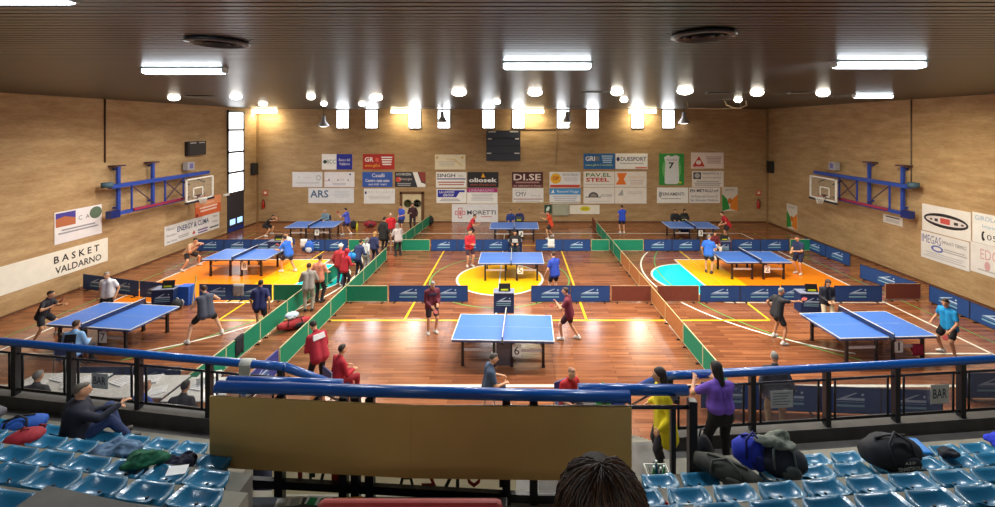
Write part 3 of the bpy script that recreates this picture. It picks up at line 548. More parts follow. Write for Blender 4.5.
def fingers(mb, wrist, dirn, side, palm_n, curl, m, k):
    """four unequal bent fingers and a thumb on a palm; side = direction towards the thumb"""
    kn = wrist+dirn*.085*k
    for off, ln in ((.030, .070), (.010, .080), (-.010, .074), (-.029, .058)):
        p = kn+side*off*k; d = dirn; pts = [p-dirn*.03*k]
        ax = side
        for j, fr in enumerate((.45, .32, .23)):
            q = Matrix.Rotation(R(curl)*(1 if j else .7), 3, ax); d = (q@d).normalized()
            if j == 0: pts.append(p)
            pts.append(pts[-1]+d*ln*fr*k)
        mb.tube(pts, [.010*k, .0095*k, .0085*k, .0078*k, .006*k], m, 6)
    t0 = wrist+dirn*.025*k+side*.03*k; d1 = (side*.75+dirn*.65-palm_n*.15).normalized(); d2 = (side*.2+dirn*.9-palm_n*.45*(curl/45)).normalized()
    mb.tube([t0-side*.02*k, t0+d1*.035*k, t0+d1*.035*k+d2*.032*k], [.014*k, .011*k, .008*k], m, 6)

def person(label, x, y, a, z=0.0, h=1.75, ph=None, lean=4, twist=0, fl_=(-.11, .02), fr_=(.11, -.02), hl=None, hr=None, head=(0, 0), skin=0, hair='dark', style='short',
           hem=-.065, shirt=(40,80,170), sleeve='short', low=(26,28,36), legs='shorts', shoes=None, sit=False, curl=28, group=None, kz=(0, 0), patch=None, feetz=(0, 0), face=True, long=False, build=1.0, flat=False):
    k = h/1.75; sk = SKIN[skin]
    root_loc = V((x, y, z)); Q = Matrix.Rotation(R(a), 3, 'Z')
    ph = (.915 if ph is None else ph)*(k if not sit else 1)
    P = V((0, -.0022*lean*(0 if sit else 1), ph))
    T = Matrix.Rotation(R(twist), 3, 'Z') @ Matrix.Rotation(R(-lean), 3, 'X')
    B = lambda p: P+T@(V(p)*k)
    st, pt, sh = M(shirt, .8, var=.12, bump=.12), M(low, .8, var=.12, bump=.1), (shoes or SHOE_W)
    if isinstance(sh, tuple): sh = M(sh, .5)
    body, top, bot = MB(), MB(), MB()
    bw = build
    Hn = {}
    # torso
    for s in (-1, 1):
        for mb, g in ((body, 0), (top, .022)):
            if mb is body: mb.cap(B((.06*s, 0, -.02)), .105*k*bw, B((.07*s, .0, .2)), .100*k*bw, sk)
            else: mb.cap(B((.075*s, 0, -.26 if long else hem)), (.124*bw+g+(.02 if long else 0))*k, B((.07*s, .0, .2)), (.100*bw+g)*k, st)
            mb.cap(B((.07*s, 0, .2)), (.100*bw+g)*k, B((.088*s, -.005, .37)), (.093*bw+g)*k, sk if mb is body else st)
            mb.cap(B((.05*s, -.01, .425)), (.062+g*.8)*k, B((.168*s, -.01, .415)), (.056+g*.7)*k, sk if mb is body else st)
    neck = B((0, 0, .49)); T2 = Matrix.Rotation(R(twist+head[1]), 3, 'Z') @ Matrix.Rotation(R(-lean*.45-head[0]), 3, 'X')
    hc = neck+T@V((0, .015, .05))*k+T2@V((0, .02, .115))*k
    body.cap(B((0, -.005, .44)), .062*k, hc-T2@V((0, .01, .06))*k, .054*k, sk); top.cap(B((0, -.005, .44)), .074*k, B((0, 0, .50)), .070*k, st)
    Hh = lambda p: hc+T2@(V(p)*k)
    body.el(hc, (.074*k, .094*k, .104*k), sk, T2, 14, 9); body.el(Hh((0, .028, -.055)), (.055*k, .062*k, .06*k), sk, T2)
    body.cap(Hh((0, .088, .0)), .013*k, Hh((0, .112, -.03)), .018*k, sk)
    for s in (-1, 1): body.el(Hh((.078*s, -.005, -.012)), (.014*k, .024*k, .034*k), sk, T2)
    # arms
    hand_geo = []
    for s, tgt in ((-1, hl), (1, hr)):
        S = B((.182*s, -.01, .412)); tg = V(tgt)*k if tgt else B((.27*s, .06, -.07))
        if sit and tgt: tg = V(tgt)
        el, w = ik(S, tg, .29*k, .255*k, T@V((.5*s, -.75, -.45)))
        body.cap(S, .056*k, el, .042*k, sk); body.cap(el, .042*k, w, .029*k, sk)
        if sleeve == 'short': top.cap(S, .070*k, S+(el-S)*.62, .064*k, st)
        elif sleeve == 'long': top.cap(S, .072*k, el, .061*k, st); top.cap(el, .062*k, el+(w-el)*.93, .046*k, st)
        d = (w-el).normalized(); side = (T@V((-s*.8, .55, .2))); side = (side-d*side.dot(d)).normalized(); pn = d.cross(side)*(-1 if s > 0 else 1)
        for o in (-.02, .02): body.cap(w+side*o*.5*k, .023*k, w+d*.078*k+side*o*k, .019*k, sk)
        hand_geo.append((w, d, side*1.0, pn, s)); Hn[s] = (w+d*.09*k, d, side)
    # legs
    for s, ft, kk, fz in ((-1, fl_, kz[0], feetz[0]), (1, fr_, kz[1], feetz[1])):
        hp = P+Matrix.Rotation(R(twist*.4), 3, 'Z')@V((.092*s*k, 0, -.03*k)); an = V((ft[0]*(k if not sit else 1), ft[1]*(k if not sit else 1), .085*k+fz))
        kn, an = ik(hp, an, .43*k, .415*k, V((.25*s+kk, 1, .25)))
        body.cap(hp, .082*k, kn, .055*k, sk); body.cap(kn, .054*k, kn+(an-kn)*.35, .053*k, sk); body.cap(kn+(an-kn)*.35, .053*k, an, .036*k, sk)
        if s > 0: bot.cap(P+V((0, 0, -.02*k)), .118*k*bw, P+V((0, 0, -.075*k)), .10*k*bw, pt)
        bot.cap(B((.065*s, 0, .03 if hem < 0 else .13)), .116*k*bw, hp, .112*k*bw, pt)
        if legs == 'shorts': bot.cap(hp, .108*k, hp+(kn-hp)*.66, .094*k, pt)
        else: bot.cap(hp, .104*k*(1+(bw-1)*.5), kn, .074*k, pt); bot.cap(kn, .074*k, an+(an-kn)*.03, .056*k, pt)
        fd = V((s*.22, 1, 0)).normalized(); base = an.z-.085*k
        so = MB(); so.cap(an+V((0, 0, -.035*k))-fd*.035*k, .05*k, an+V((0, 0, -.045*k))+fd*.13*k, .041*k, sh); so.cap(an+V((0, 0, .02*k)), .047*k, an-V((0, 0, .03*k)), .05*k, sh)
        body.cap(an, .036*k, an+V((0, 0, -.04*k))+fd*.08*k, .03*k, sk)
        so.bm.verts.ensure_lookup_table()
        for v in so.bm.verts: v.co.z = max(v.co.z, base+.002)
        Hn['shoe%d' % s] = so
    top_o = raw(body, 'person', None, .019*k, 2)
    top_o.location = root_loc; top_o.rotation_euler = (0, 0, R(a)); tag(top_o, label, 'person', group)
    raw(top, 'coat' if long else ('jacket' if sleeve == 'long' else 'shirt'), top_o, .022*k, 3)
    raw(bot, 'shorts' if legs == 'shorts' else 'trousers', top_o, .022*k, 3)
    for s in (-1, 1): raw(Hn['shoe%d' % s], 'shoe', top_o, .017*k, 1)
    hm = M(HAIRC[hair] if isinstance(hair, str) else hair, .65, var=.25, scale=40)
    hb = MB()
    if style != 'bald':
        th = {'short': .0, 'long': .008, 'crop': -.006, 'cap': .01, 'bob': .012, 'hood': .025, 'bushy': .004}[style]
        hb.el(Hh((0, -.022, .024)), ((.080+th)*k, (.088+th)*k, (.094+th)*k), hm, T2, 14, 9)
        hb.el(Hh((0, .03, .065)), (.06*k, .05*k, .04*k), hm, T2)
        if False:
            rs = random.Random(3)
            for i in range(46):
                u, v_ = rs.uniform(0, 6.28), rs.uniform(-.3, .8); p = V((.095*math.cos(u)*math.cos(v_), -.03+.10*math.sin(u)*math.cos(v_), .03+.10*math.sin(v_)))
                if p.y < .05: hb.cap(Hh(p), .020*k, Hh(p*1.06+V((0, -.01, -.10-.08*rs.random()))), .018*k, hm)
        if style in ('long', 'bob', 'hood', 'bushy'):
            hb.cap(Hh((0, -.06, -.02)), .07*k, Hh((0, -.085, -.13 if style == 'bob' else -.2)), .055*k, hm)
            for s in (-1, 1): hb.cap(Hh((.065*s, -.02, .0)), .035*k, Hh((.06*s, -.035, -.10)), .03*k, hm)
        if style == 'cap': hb.cap(Hh((0, .06, .04)), .04*k, Hh((0, .14, .03)), .022*k, hm)
        raw(hb, {'cap': 'cap', 'hood': 'hood'}.get(style, 'hair'), top_o, .018*k, 2)
    if face:
        for s in (-1, 1):
            e = MB().el((0, 0, 0), (.013*k, .008*k, .008*k), EYE, None, 8, 5) if not _eye else None
            if e: _eye.append(e.data('eye'))
            o = bpy.data.objects.new('eye', _eye[0]); COL.objects.link(o); o.parent = top_o; o.location = Hh((.031*s, .086, .012)); o.rotation_euler = T2.to_euler()
        MB().el((0, 0, 0), (.024*k, .008*k, .007*k), LIP, None, 8, 5).build('mouth', top_o, Hh((0, .089, -.062)), T2.to_euler())
    if patch:
        q = MB()
        q.box((0, 0, 0), (.30*k, .03, patch[1]*k), M(patch[0], .7), None, .9)
        o = q.build('back_panel', top_o, B((0, patch[2], patch[3])), T.to_euler(), bevel=.01)
    PEOPLE.append((top_o, hand_geo, sk, k, curl))
    wr = {s: (root_loc+Q@Hn[s][0], Q@Hn[s][1], Q@Hn[s][2]) for s in (-1, 1)}
    top_o['_h'] = 0; del top_o['_h']
    return wr
def bake():
    bpy.context.view_layer.update()
    dg = bpy.context.evaluated_depsgraph_get()
    res = [(o, bpy.data.meshes.new_from_object(o.evaluated_get(dg))) for o in BAKE]
    for o, me in res:
        mats = [s.material for s in o.material_slots]
        o.modifiers.clear(); o.data = me
        if not me.materials:
            for m in mats: me.materials.append(m)
        for p in me.polygons: p.use_smooth = True
    for o, hands, sk, k, curl in PEOPLE:
        mb = MB(); mb.bm.from_mesh(o.data); mb.mats = [sk]
        for w, d, side, pn, s in hands: fingers(mb, w, d, side, pn, curl*(1 if s > 0 else -1), sk, k)
        mb.bm.to_mesh(o.data); mb.bm.free()
    BAKE.clear(); PEOPLE.clear()
_rk = []
def racket(hand, label, up=(0, 0, 1)):
    p, d, side = hand
    ax = (d*.8+V(up)*.4).normalized()
    q = ax.to_track_quat('Y', 'Z').to_euler()
    if not _rk:
        t = thing('table_tennis_racket', label, 'racket', p, 0, 'rackets in the players\' hands')
        MB().tube([(0, -.05, 0), (0, .06, 0)], [.014, .012], M((160,116,70), .5), 8).build('handle', t)
        ol = [(0+.078*math.sin(2*math.pi*i/20), .135-.080*math.cos(2*math.pi*i/20), -.004) for i in range(20)]
        MB().poly(ol, M((170,120,74), .5), (0, 0, .008)).build('blade', t)
        MB().poly([(v[0]*.96, .135+(v[1]-.135)*.96, .004) for v in ol], M((132,30,34), .5), (0, 0, .004)).build('rubber', t)
        MB().poly([(v[0]*.96, .135+(v[1]-.135)*.96, -.008) for v in ol], M((24,24,26), .5), (0, 0, .004)).build('rubber', t)
        _rk.append(t)
    else: t = dup(_rk[0], p, 0, label)
    t.rotation_euler = q
PG = 'people in the hall'
READY = dict(ph=.80, lean=32, fl_=(-.34, .08), fr_=(.34, 0), hl=(-.3, .42, .98), hr=(.32, .46, 1.0))
# ---- players
w = person('player in black shirt and shorts lunging left of the front left table', -14.22, 12.66, -72, h=1.60, ph=.86, lean=18, fl_=(-.30, .14), fr_=(.32, -.10), hl=(-.08, .46, 1.08), hr=(.26, .36, 1.16), shirt=(34,32,44), low=(32,32,44)); racket(w[1], 'red racket of the lunging player in black')
w = person('player in grey tank top seen from behind, right of the front left table', -9.4, 12.72, 52, h=1.80, ph=.80, lean=16, fl_=(-.42, .02), fr_=(.40, -.05), hl=(-.16, .34, 1.05), hr=(.26, .36, 1.05), build=1.08, shirt=(74,78,96), sleeve='none', low=(22,22,26), hair='brown', skin=2); racket(w[1], 'racket of the player in the grey tank top')
w = person('player in maroon tracksuit top and shorts facing left of the number 6 table', -2.62, 13.05, -150, h=1.74, lean=6, hl=(-.12, .24, .98), hr=(.1, .26, .95), head=(14, 0), shirt=(96,26,44), sleeve='long', low=(44,28,40), style='crop', hair='grey', patch=((40,34,60), .07, .1, .34)); racket(w[1], 'dark racket of the maroon player left of the number 6 table', (0, 0, -1))
w = person('player in maroon shirt stepping at the right end of the number 6 table', 1.58, 12.62, 72, h=1.70, ph=.87, lean=9, fl_=(-.06, .2), fr_=(.16, -.28), hl=(-.16, .34, 1.18), hr=(.14, .34, .95), shirt=(104,28,48), low=(58,22,36), hair='brown'); racket(w[1], 'racket of the maroon player stepping right of the number 6 table')
w = person('player in black reaching his racket over the umpire desk, front right court', 7.86, 12.62, -82, h=1.68, ph=.89, lean=12, fl_=(-.2, .04), fr_=(.3, -.06), hl=(-.26, .0, .86), hr=(.16, .62, 1.24), shirt=(36,36,42), low=(28,28,34), hair='grey', style='crop', skin=1); racket(w[1], 'dark racket held out by the player in black')
w = person('player in cyan shirt and black shorts right of the front right table', 12.1, 11.75, 96, h=1.74, ph=.88, lean=9, fl_=(-.24, .08), fr_=(.22, -.08), hl=(-.22, .22, .82), hr=(.26, .2, .92), shirt=(22,140,196), low=(20,20,26), skin=1, head=(8, 20)); racket(w[-1], 'racket of the player in cyan', (0, 0, -1))
w = person('player in red top and dark shorts standing left of the middle table', -2.12, 19.2, -150, h=1.78, lean=5, hl=(-.08, .3, 1.08), hr=(.08, .3, 1.08), shirt=(190,36,52), sleeve='long', low=(58,40,60), hair='brown', style='crop')
w = person('player in blue shirt seen from behind right of the middle table', 1.45, 15.85, 30, h=1.76, lean=8, hl=(-.3, .16, .84), hr=(.18, .36, 1.1), shirt=(34,64,166), low=(26,26,40), hair='brown', skin=2)
w = person('player in blue shirt and white shoes at the right end of the mid left table', -10.05, 18.5, 74, h=1.76, ph=.86, lean=20, fl_=(-.1, .22), fr_=(.14, -.28), hl=(-.22, .42, 1.0), hr=(.2, .48, 1.05), shirt=(44,104,214), low=(34,30,60), hair='dark'); racket(w[1], 'racket of the blue player at the mid left table')
w = person('player in beige shirt crouching left of the mid left table by the long banner', -14.72, 18.95, -95, h=1.74, ph=.74, lean=34, fl_=(-.42, .06), fr_=(.42, 0), hl=(-.2, .34, 1.05), hr=(.1, .36, .95), shirt=(196,160,130), low=(34,30,34), hair='dark'); racket(w[1], 'racket of the beige player by the long banner')
w = person('player in blue shirt seen from behind left of the mid right table', 8.42, 18.35, -36, h=1.76, lean=6, hl=(-.28, .14, .84), hr=(.22, .30, 1.0), shirt=(48,108,214), low=(28,28,44), style='crop', hair='grey', shoes=(60,50,60))
w = person('player in navy shirt bouncing a ball right of the mid right table', 12.25, 18.2, 112, h=1.78, lean=6, hl=(-.1, .34, 1.05), hr=(.08, .36, 1.0), head=(12, 0), shirt=(34,48,84), low=(26,34,66), hair='brown')
w = person('player in red shirt before the red cross banner, back middle court', -2.5, 23.3, -95, h=1.74, ph=.84, lean=24, fl_=(-.22, .04), fr_=(.24, 0), hl=(-.15, .4, 1.02), hr=(.2, .42, 1.0), shirt=(196,44,54), low=(50,40,48))
w = person('player in orange red shirt swinging at the right end of the back middle table', 1.98, 24.1, 84, h=1.74, ph=.82, lean=14, fl_=(-.3, .12), fr_=(.26, -.14), hl=(-.2, .5, 1.2), hr=(.26, .5, 1.36), shirt=(220,74,40), low=(44,34,40), hair='brown'); racket(w[1], 'racket swung by the orange red player')
w = person('player in blue shirt between back courts seen from behind', 6.35, 25.1, 8, h=1.76, lean=4, hl=(-.3, .02, 1.0), hr=(.1, .3, 1.28), shirt=(44,80,206), low=(30,28,50), hair='brown'); racket(w[-1], 'dark racket of the blue player between the back courts')
w = person('player in red shirt bending at the right end of the back right table', 11.85, 23.6, 84, h=1.80, ph=.88, lean=30, fl_=(-.1, .1), fr_=(.14, -.12), hl=(-.24, .4, .9), hr=(.2, .34, .78), shirt=(186,36,44), low=(40,34,44))
w = person('player in violet blue shirt right of the back left table', -9.95, 24.75, 84, h=1.72, ph=.87, lean=10, fl_=(-.1, .2), fr_=(.1, -.2), hl=(-.15, .42, 1.22), hr=(.2, .38, 1.1), shirt=(70,84,196), low=(40,36,78), hair='dark'); racket(w[-1], 'racket of the violet blue player at the back left table')
w = person('child in black crouching in the back left corner', -14.55, 24.6, -80, h=1.62, ph=.70, lean=42, fl_=(-.3, .1), fr_=(.3, -.02), hl=(-.2, .46, 1.0), hr=(.25, .5, .98), shirt=(30,28,32), low=(30,28,32)); racket(w[1], 'racket of the crouching child in black')
w = person('player in navy tank top walking away beside the left green partition', -8.05, 13.2, 18, h=1.68, ph=.88, lean=10, fl_=(-.1, .2), fr_=(.12, -.22), hl=(-.27, .2, .82), hr=(.28, -.02, .8), shirt=(38,44,96), sleeve='short', low=(26,26,34), skin=1)
# ---- umpires and standing officials
person('umpire in white shirt and black shorts behind the front left table', -13.55, 13.95, -172, h=1.68, lean=3, shirt=(232,230,236), low=(24,24,32), style='crop', hair='grey', build=1.1)
person('umpire in dark blazer and pale trousers behind the front right table', 9.95, 13.45, 172, h=1.62, hl=(-.08, .26, 1.0), hr=(.1, .26, .98), head=(14, 0), shirt=(36,36,46), sleeve='long', low=(214,196,164), legs='long', style='bob', hair='brown', shoes=SHOE_D)
# ---- crowd in the green corridor and around the back door
person('person in grey tracksuit leaning on the green partition', -7.22, 14.62, 20, h=1.72, lean=12, hl=(-.2, .34, 1.02), hr=(.2, .3, 1.02), shirt=(150,142,136), sleeve='long', low=(164,154,140), legs='long', hair='brown', shoes=SHOE_D)
person('person in salmon shirt standing behind the grey tracksuit person', -7.2, 15.35, -10, h=1.78, lean=6, hr=(.2, .3, 1.0), shirt=(216,138,112), low=(34,32,38), legs='long', shoes=SHOE_D)
person('person in red hooded jacket with hood up at the green partition', -6.72, 16.5, -28, h=1.66, lean=12, hl=(-.2, .3, 1.0), hr=(.2, .3, 1.0), shirt=(170,28,46), sleeve='long', low=(44,38,48), legs='long', style='hood', hair=(170,28,46), shoes=SHOE_D)
person('person in red jacket and white cap beside the hooded one', -7.12, 16.95, -20, h=1.74, lean=6, shirt=(176,44,52), sleeve='long', low=(70,80,110), legs='long', style='cap', hair='cap')
w = person('person in navy jacket carrying a bright blue bag in the corridor', -6.72, 17.85, -25, h=1.68, lean=20, hl=(-.2, .3, .95), hr=(.2, .32, .95), shirt=(34,48,92), sleeve='long', low=(28,30,50), legs='long', hair='dark', shoes=SHOE_D)
person('child in pale grey hooded top in the corridor', -6.72, 18.8, -30, h=1.46, lean=10, shirt=(196,196,200), sleeve='long', low=(150,150,156), legs='long', hair='grey', style='hood')
person('blond child in navy jacket in the corridor', -6.62, 19.6, -20, h=1.55, lean=8, shirt=(36,44,86), sleeve='long', low=(30,34,60), legs='long', hair='blond', style='bob')
person('large person in long black coat before the door side', -6.85, 21.75, -24, h=1.78, lean=4, shirt=(26,26,28), sleeve='long', low=(26,26,30), legs='long', hair='dark', long=True, build=1.3, shoes=SHOE_D)
person('person in pale grey jacket and dark trousers at the partition gap', -5.82, 20.75, 40, h=1.70, lean=14, hl=(-.2, .36, .95), hr=(.2, .36, .92), shirt=(188,178,178), sleeve='long', low=(30,28,40), legs='long', hair='grey', style='bob', shoes=SHOE_D)
person('white haired person in bright red jacket near the door', -6.95, 23.3, 200, h=1.66, lean=4, shirt=(206,30,46), sleeve='long', low=(60,50,60), legs='long', hair='white', style='short', build=1.15)
person('player in blue shirt and shorts beside the cream double door', -6.9, 25.35, 150, h=1.76, lean=4, hl=(-.15, .3, 1.05), shirt=(54,80,190), low=(32,34,66), hair='dark')
person('person in dark maroon clothes right of the blue player by the door', -6.4, 26.0, 190, h=1.72, lean=4, hr=(.15, .25, 1.1), shirt=(62,30,38), sleeve='long', low=(52,34,42), legs='long', hair='brown', style='long', shoes=SHOE_D)
# ---- near people on the court edge and the stand
person('person in red jacket with white shoulder patch standing by the front green partition', -4.8, 10.2, 52, h=1.78, lean=20, head=(24, 6), hl=(-.12, .32, 1.0), hr=(.12, .32, 1.0), shirt=(164,28,48), sleeve='long', low=(24,22,28), legs='long', hair='dark', patch=((226,222,226), .13, -.125, .38), build=1.1, shoes=SHOE_D)
person('grey haired person in dark jacket standing below the right railing', 5.42, 8.75, -20, h=1.76, lean=14, shirt=(36,38,48), sleeve='long', low=(150,126,92), legs='long', hair='grey', style='crop', shoes=SHOE_D)
person('person in purple shirt and black trousers leaning on the right railing', 3.16, 6.5, 4, z=1.1, h=1.72, hem=.13, lean=8, hl=(-.24, .36, 1.24), hr=(.14, .38, 1.20), head=(4, 18), shirt=(112,76,184), low=(20,20,24), legs='long', hair=(28,22,22), style='long', shoes=SHOE_D, build=1.08)
person('person in long yellow jacket with dark hair behind the pipe rail end', 2.27, 6.45, 84, z=1.1, h=1.70, lean=5, hl=(-.24, .12, .86), hr=(.22, .18, .98), shirt=(216,196,14), sleeve='long', low=(44,40,46), legs='long', hair=(40,28,26), style='long', long=True, build=1.18, shoes=SHOE_D)
# ---- seated people (pelvis height given from the floor)
def seated(label, x, y, a, z=0.0, seat=.45, **kw):
    d = dict(ph=seat+.10, lean=6, fl_=(-.12, .44), fr_=(.12, .44), hl=(-.16, .34, seat+.22), hr=(.16, .34, seat+.22), sit=True, h=1.72, face=True); d.update(kw)
    return person(label, x, y, a, z, **d)
seated('umpire in pale blue shirt and dark jacket seated before the front left table', -11.65, 11.0, 8, lean=12, shirt=(128,172,222), sleeve='long', low=(30,30,40), legs='long', hair='brown', patch=((30,28,36), .42, -.10, .22), shoes=SHOE_D)
seated('umpire in grey blue jacket seated behind the back left table', -11.75, 25.95, 170, shirt=(112,138,158), sleeve='long', low=(40,44,56), legs='long', style='crop', hair='grey')
seated('umpire in white shirt seated behind the mid left table', -11.15, 20.55, 176, lean=14, shirt=(226,218,212), low=(50,50,60), legs='long', hair='brown')
seated('umpire in black and blue seated left behind the back middle table', -.32, 25.8, 180, shirt=(40,60,130), sleeve='long', low=(30,30,40), legs='long', hair='dark')
seated('umpire in black seated right behind the back middle table', .22, 25.95, 180, shirt=(34,44,96), sleeve='long', low=(30,30,40), legs='long', hair='dark')
seated('umpire in black and white seated behind the middle table', -.05, 20.85, 180, lean=14, shirt=(36,34,40), sleeve='long', low=(50,50,60), legs='long', hair='dark', shoes=SHOE_W, patch=((220,220,220), .2, .11, .26))
seated('umpire in maroon and white seated behind the mid right table', 9.75, 20.8, 182, lean=16, shirt=(104,36,44), sleeve='long', low=(216,212,206), legs='long', hair='dark', style='long')
seated('left umpire in black seated behind the back right table', 9.8, 25.9, 176, shirt=(34,34,40), sleeve='long', low=(30,30,40), legs='long', hair='dark')
seated('right umpire in black seated behind the back right table', 10.4, 26.0, 186, shirt=(30,30,34), sleeve='long', low=(30,30,40), legs='long', hair='dark', style='bob')
seated('person with dark hair in red top seated beside the red jacket person', -4.18, 9.8, -40, lean=10, shirt=(170,26,44), sleeve='long', low=(150,26,44), legs='long', hair='dark')
seated('bald bearded person in red T shirt seated beyond the pipe rail', 1.12, 9.05, -150, lean=8, head=(4, 10), shirt=(176,26,32), low=(40,40,46), legs='long', style='crop', hair=(150,110,86))
seated('person in slate grey shirt seated from behind before the number 6 table', -.62, 9.3, -72, lean=8, head=(10, 0), seat=.55, shirt=(62,80,108), low=(40,44,60), legs='long', style='crop', hair=(70,62,58))
seated('grey haired person in dark coat seated at the left officials table', -10.05, 8.72, 6, lean=10, shirt=(58,56,62), sleeve='long', low=(40,40,46), legs='long', style='short', hair='grey')
seated('balding person in blue top seated at the officials table by the left rail', -7.55, 8.32, -10, lean=18, shirt=(46,70,150), low=(40,40,46), legs='long', style='crop', hair=(160,120,98))
seated('person in dark top bending over the officials table beside the blue one', -6.72, 8.3, 4, lean=24, shirt=(38,36,44), sleeve='long', low=(40,40,46), legs='long', hair='dark')
# ================================================================== ON THE COURT
# ---- table tennis tables
TT_L, TT_W, TT_H = 2.74, 1.525, .76
LEG = M((34,26,30), .4); APR = M((60,84,140), .5); NETM = glass((40,50,90), .78); CARD = M((232,230,226), .5)
def make_table():
    t = thing('table_tennis_table', 'x', 'table', (0,0,0), 0, 'table tennis tables')
    for s in (-1, 1):
        x0, x1 = sorted((s*.006, s*TT_L/2)); m = MB()
        m.b2(x0, x1, -TT_W/2, TT_W/2, TT_H-.025, TT_H, TBLUE)
        z = TT_H+.0015; b = .02; e = s*TT_L/2; e0 = e-s*b
        for a in ((x0, x1, -TT_W/2, -TT_W/2+b), (x0, x1, TT_W/2-b, TT_W/2), (min(e, e0), max(e, e0), -TT_W/2, TT_W/2), (x0, x1, -.002, .002)):
            m.faces([(a[0], a[2], z), (a[1], a[2], z), (a[1], a[3], z), (a[0], a[3], z)], [(0,1,2,3)], PAINT_W)
        m.b2(x0+.02, x1-.02, -TT_W/2+.02, TT_W/2-.02, TT_H-.075, TT_H-.025, APR)
        m.b2(x0, x1, -TT_W/2-.002, -TT_W/2, TT_H-.022, TT_H-.004, M((190,200,226), .5)); m.b2(e-.001, e+.002, -TT_W/2, TT_W/2, TT_H-.022, TT_H-.004, M((190,200,226), .5))
        m.build('tabletop_half', t)
        for xx in (.24, 1.08):
            for yy in (-.62, .62):
                MB().b2(s*xx-.035, s*xx+.035, yy-.03, yy+.03, .02, TT_H-.07, LEG).b2(s*xx-.045, s*xx+.045, yy-.04, yy+.04, 0, .03, BLACK).build('leg', t)
        for yy in (-.62, .62): MB().b2(s*.24, s*1.08, yy-.015, yy+.015, .40, .47, M((196,186,186), .4, .3)).build('crossbar', t)
        MB().bar((s*1.06, -.62, .55), (s*.9, -.62, TT_H-.08), .02, .02, STEEL).bar((s*1.06, .62, .55), (s*.9, .62, TT_H-.08), .02, .02, STEEL).build('brace', t)
        MB().b2(s*.9-.02, s*.9+.02, -.6, .6, .6, .66, LEG).build('axle_bar', t)
    n = MB().b2(-.004, .004, -.9, .9, TT_H+.01, TT_H+.14, NETM).build('net', t)
    MB().b2(-.008, .008, -.9, .9, TT_H+.137, TT_H+.155, PAINT_W).build('net_tape', n)
    for yy in (-.9, .9): MB().tube([(0, yy, TT_H-.05), (0, yy, TT_H+.16)], .012, DARK, 8).b2(-.04, .04, yy-.12 if yy > 0 else yy, yy if yy > 0 else yy+.12, TT_H-.05, TT_H+.01, DARK).build('net_post', t)
    return t
tables = [(-.33, 11.88, -.035, 'blue table with number 6 card in the front middle court', '6'), (-.2, 18.1, 0, 'blue table over the yellow centre circle', '5'), (-.1, 23.95, 0, 'blue table in the back middle court below the maroon banner', '4'),
          (-12.03, 12.62, -.12, 'blue table of the front left court beside the black player', '7'), (-12.0, 18.62, .0, 'blue table over the orange left key area', '8'), (-11.6, 24.25, .04, 'blue table in the back left court near the corner', '9'),
          (10.0, 12.05, .05, 'blue table of the front right court with a crimson towel on its bar', '1'), (10.15, 18.25, .0, 'blue table over the orange right key area', '2'), (9.95, 24.1, -.03, 'blue table in the back right court below the white banners', '3')]
tproto = make_table(); TT = []
for i, (x, y, a, lb, no) in enumerate(tables):
    if i == 0: t = tproto; t.location = (x, y, 0); t.rotation_euler = (0, 0, a); t['label'] = lb
    else: t = dup(tproto, (x, y, 0), a, lb)
    TT.append((t, no))
for t, no in TT:
    m = MB().b2(.255, .495, -.655, -.645, .28, .60, CARD)
    m.text(no, 0 if no != '1' else .045, 0, .14 if no != '1' else .05, .22, BLACK, 0, 0)
    nv = len(glyphs(no, 0)[0]); m.bm.verts.ensure_lookup_table()
    for v in list(m.bm.verts)[-nv:]: v.co = V((.305+v.co.x, -.6565, .33+v.co.y))
    m.build('number_card', t)
o = MB().b2(-.17, .20, -.02, .02, .02, .68, M((92,84,92), .4, .2)).build('storage_panel', tproto); o.location = (.0, -.60, 0)

# ---- chairs
def make_chair(c):
    t = thing('folding_chair', 'x', 'chair', (0,0,0), 0, 'umpire chairs'); m = M(c, .5)
    MB().b2(-.21, .21, -.2, .2, .42, .45, m).build('seat', t, bevel=.01)
    MB().b2(-.21, .21, -.235, -.205, .56, .86, m).build('backrest', t, bevel=.01)
    for sx in (-1, 1):
        MB().tube([(sx*.2, .2, 0), (sx*.2, -.2, .46)], .012, STEEL, 6).build('leg', t); MB().tube([(sx*.2, -.26, 0), (sx*.2, -.22, .86)], .012, STEEL, 6).build('leg', t)
    return t
cpro = None
for x, y, a, n in ((-11.65, 11.0, 8, 'under the umpire in pale blue'), (-11.75, 25.95, 170, 'behind the back left table'), (-11.15, 20.55, 176, 'behind the mid left table'), (-.32, 25.8, 180, 'behind the back middle table, left'), (.22, 25.95, 180, 'behind the back middle table, right'), (-.05, 20.85, 180, 'behind the middle table'), (9.75, 20.8, 182, 'behind the mid right table'), (9.8, 25.9, 176, 'behind the back right table, left'), (10.4, 26.0, 186, 'behind the back right table, right'), (-4.18, 9.8, -40, 'under the dark haired person in red'), (1.12, 9.05, -150, 'under the bald person in red'), (-10.05, 8.72, 6, 'under the grey haired person at the officials table'), (-7.55, 8.32, -10, 'under the balding person in blue'), (-6.72, 8.3, 4, 'under the person bending over the officials table')):
    lb = 'blue seated folding chair '+n
    if cpro is None: cpro = make_chair((44,66,120)); c_ = cpro; c_.location = (x, y, 0); c_.rotation_euler = (0, 0, R(a)); c_['label'] = lb
    else: c_ = dup(cpro, (x, y, 0), R(a), lb)
t = thing('stool', 'dark stool under the person in slate grey', 'stool', (-.62, 9.3, 0))
MB().lathe([(.17, .52), (.18, .55), (.0, .56)], DARK, 14).build('seat', t)
for k in range(3): MB().tube([(.1*math.cos(k*2.1), .1*math.sin(k*2.1), .52), (.2*math.cos(k*2.1), .2*math.sin(k*2.1), 0)], .012, STEEL, 6).build('leg', t)

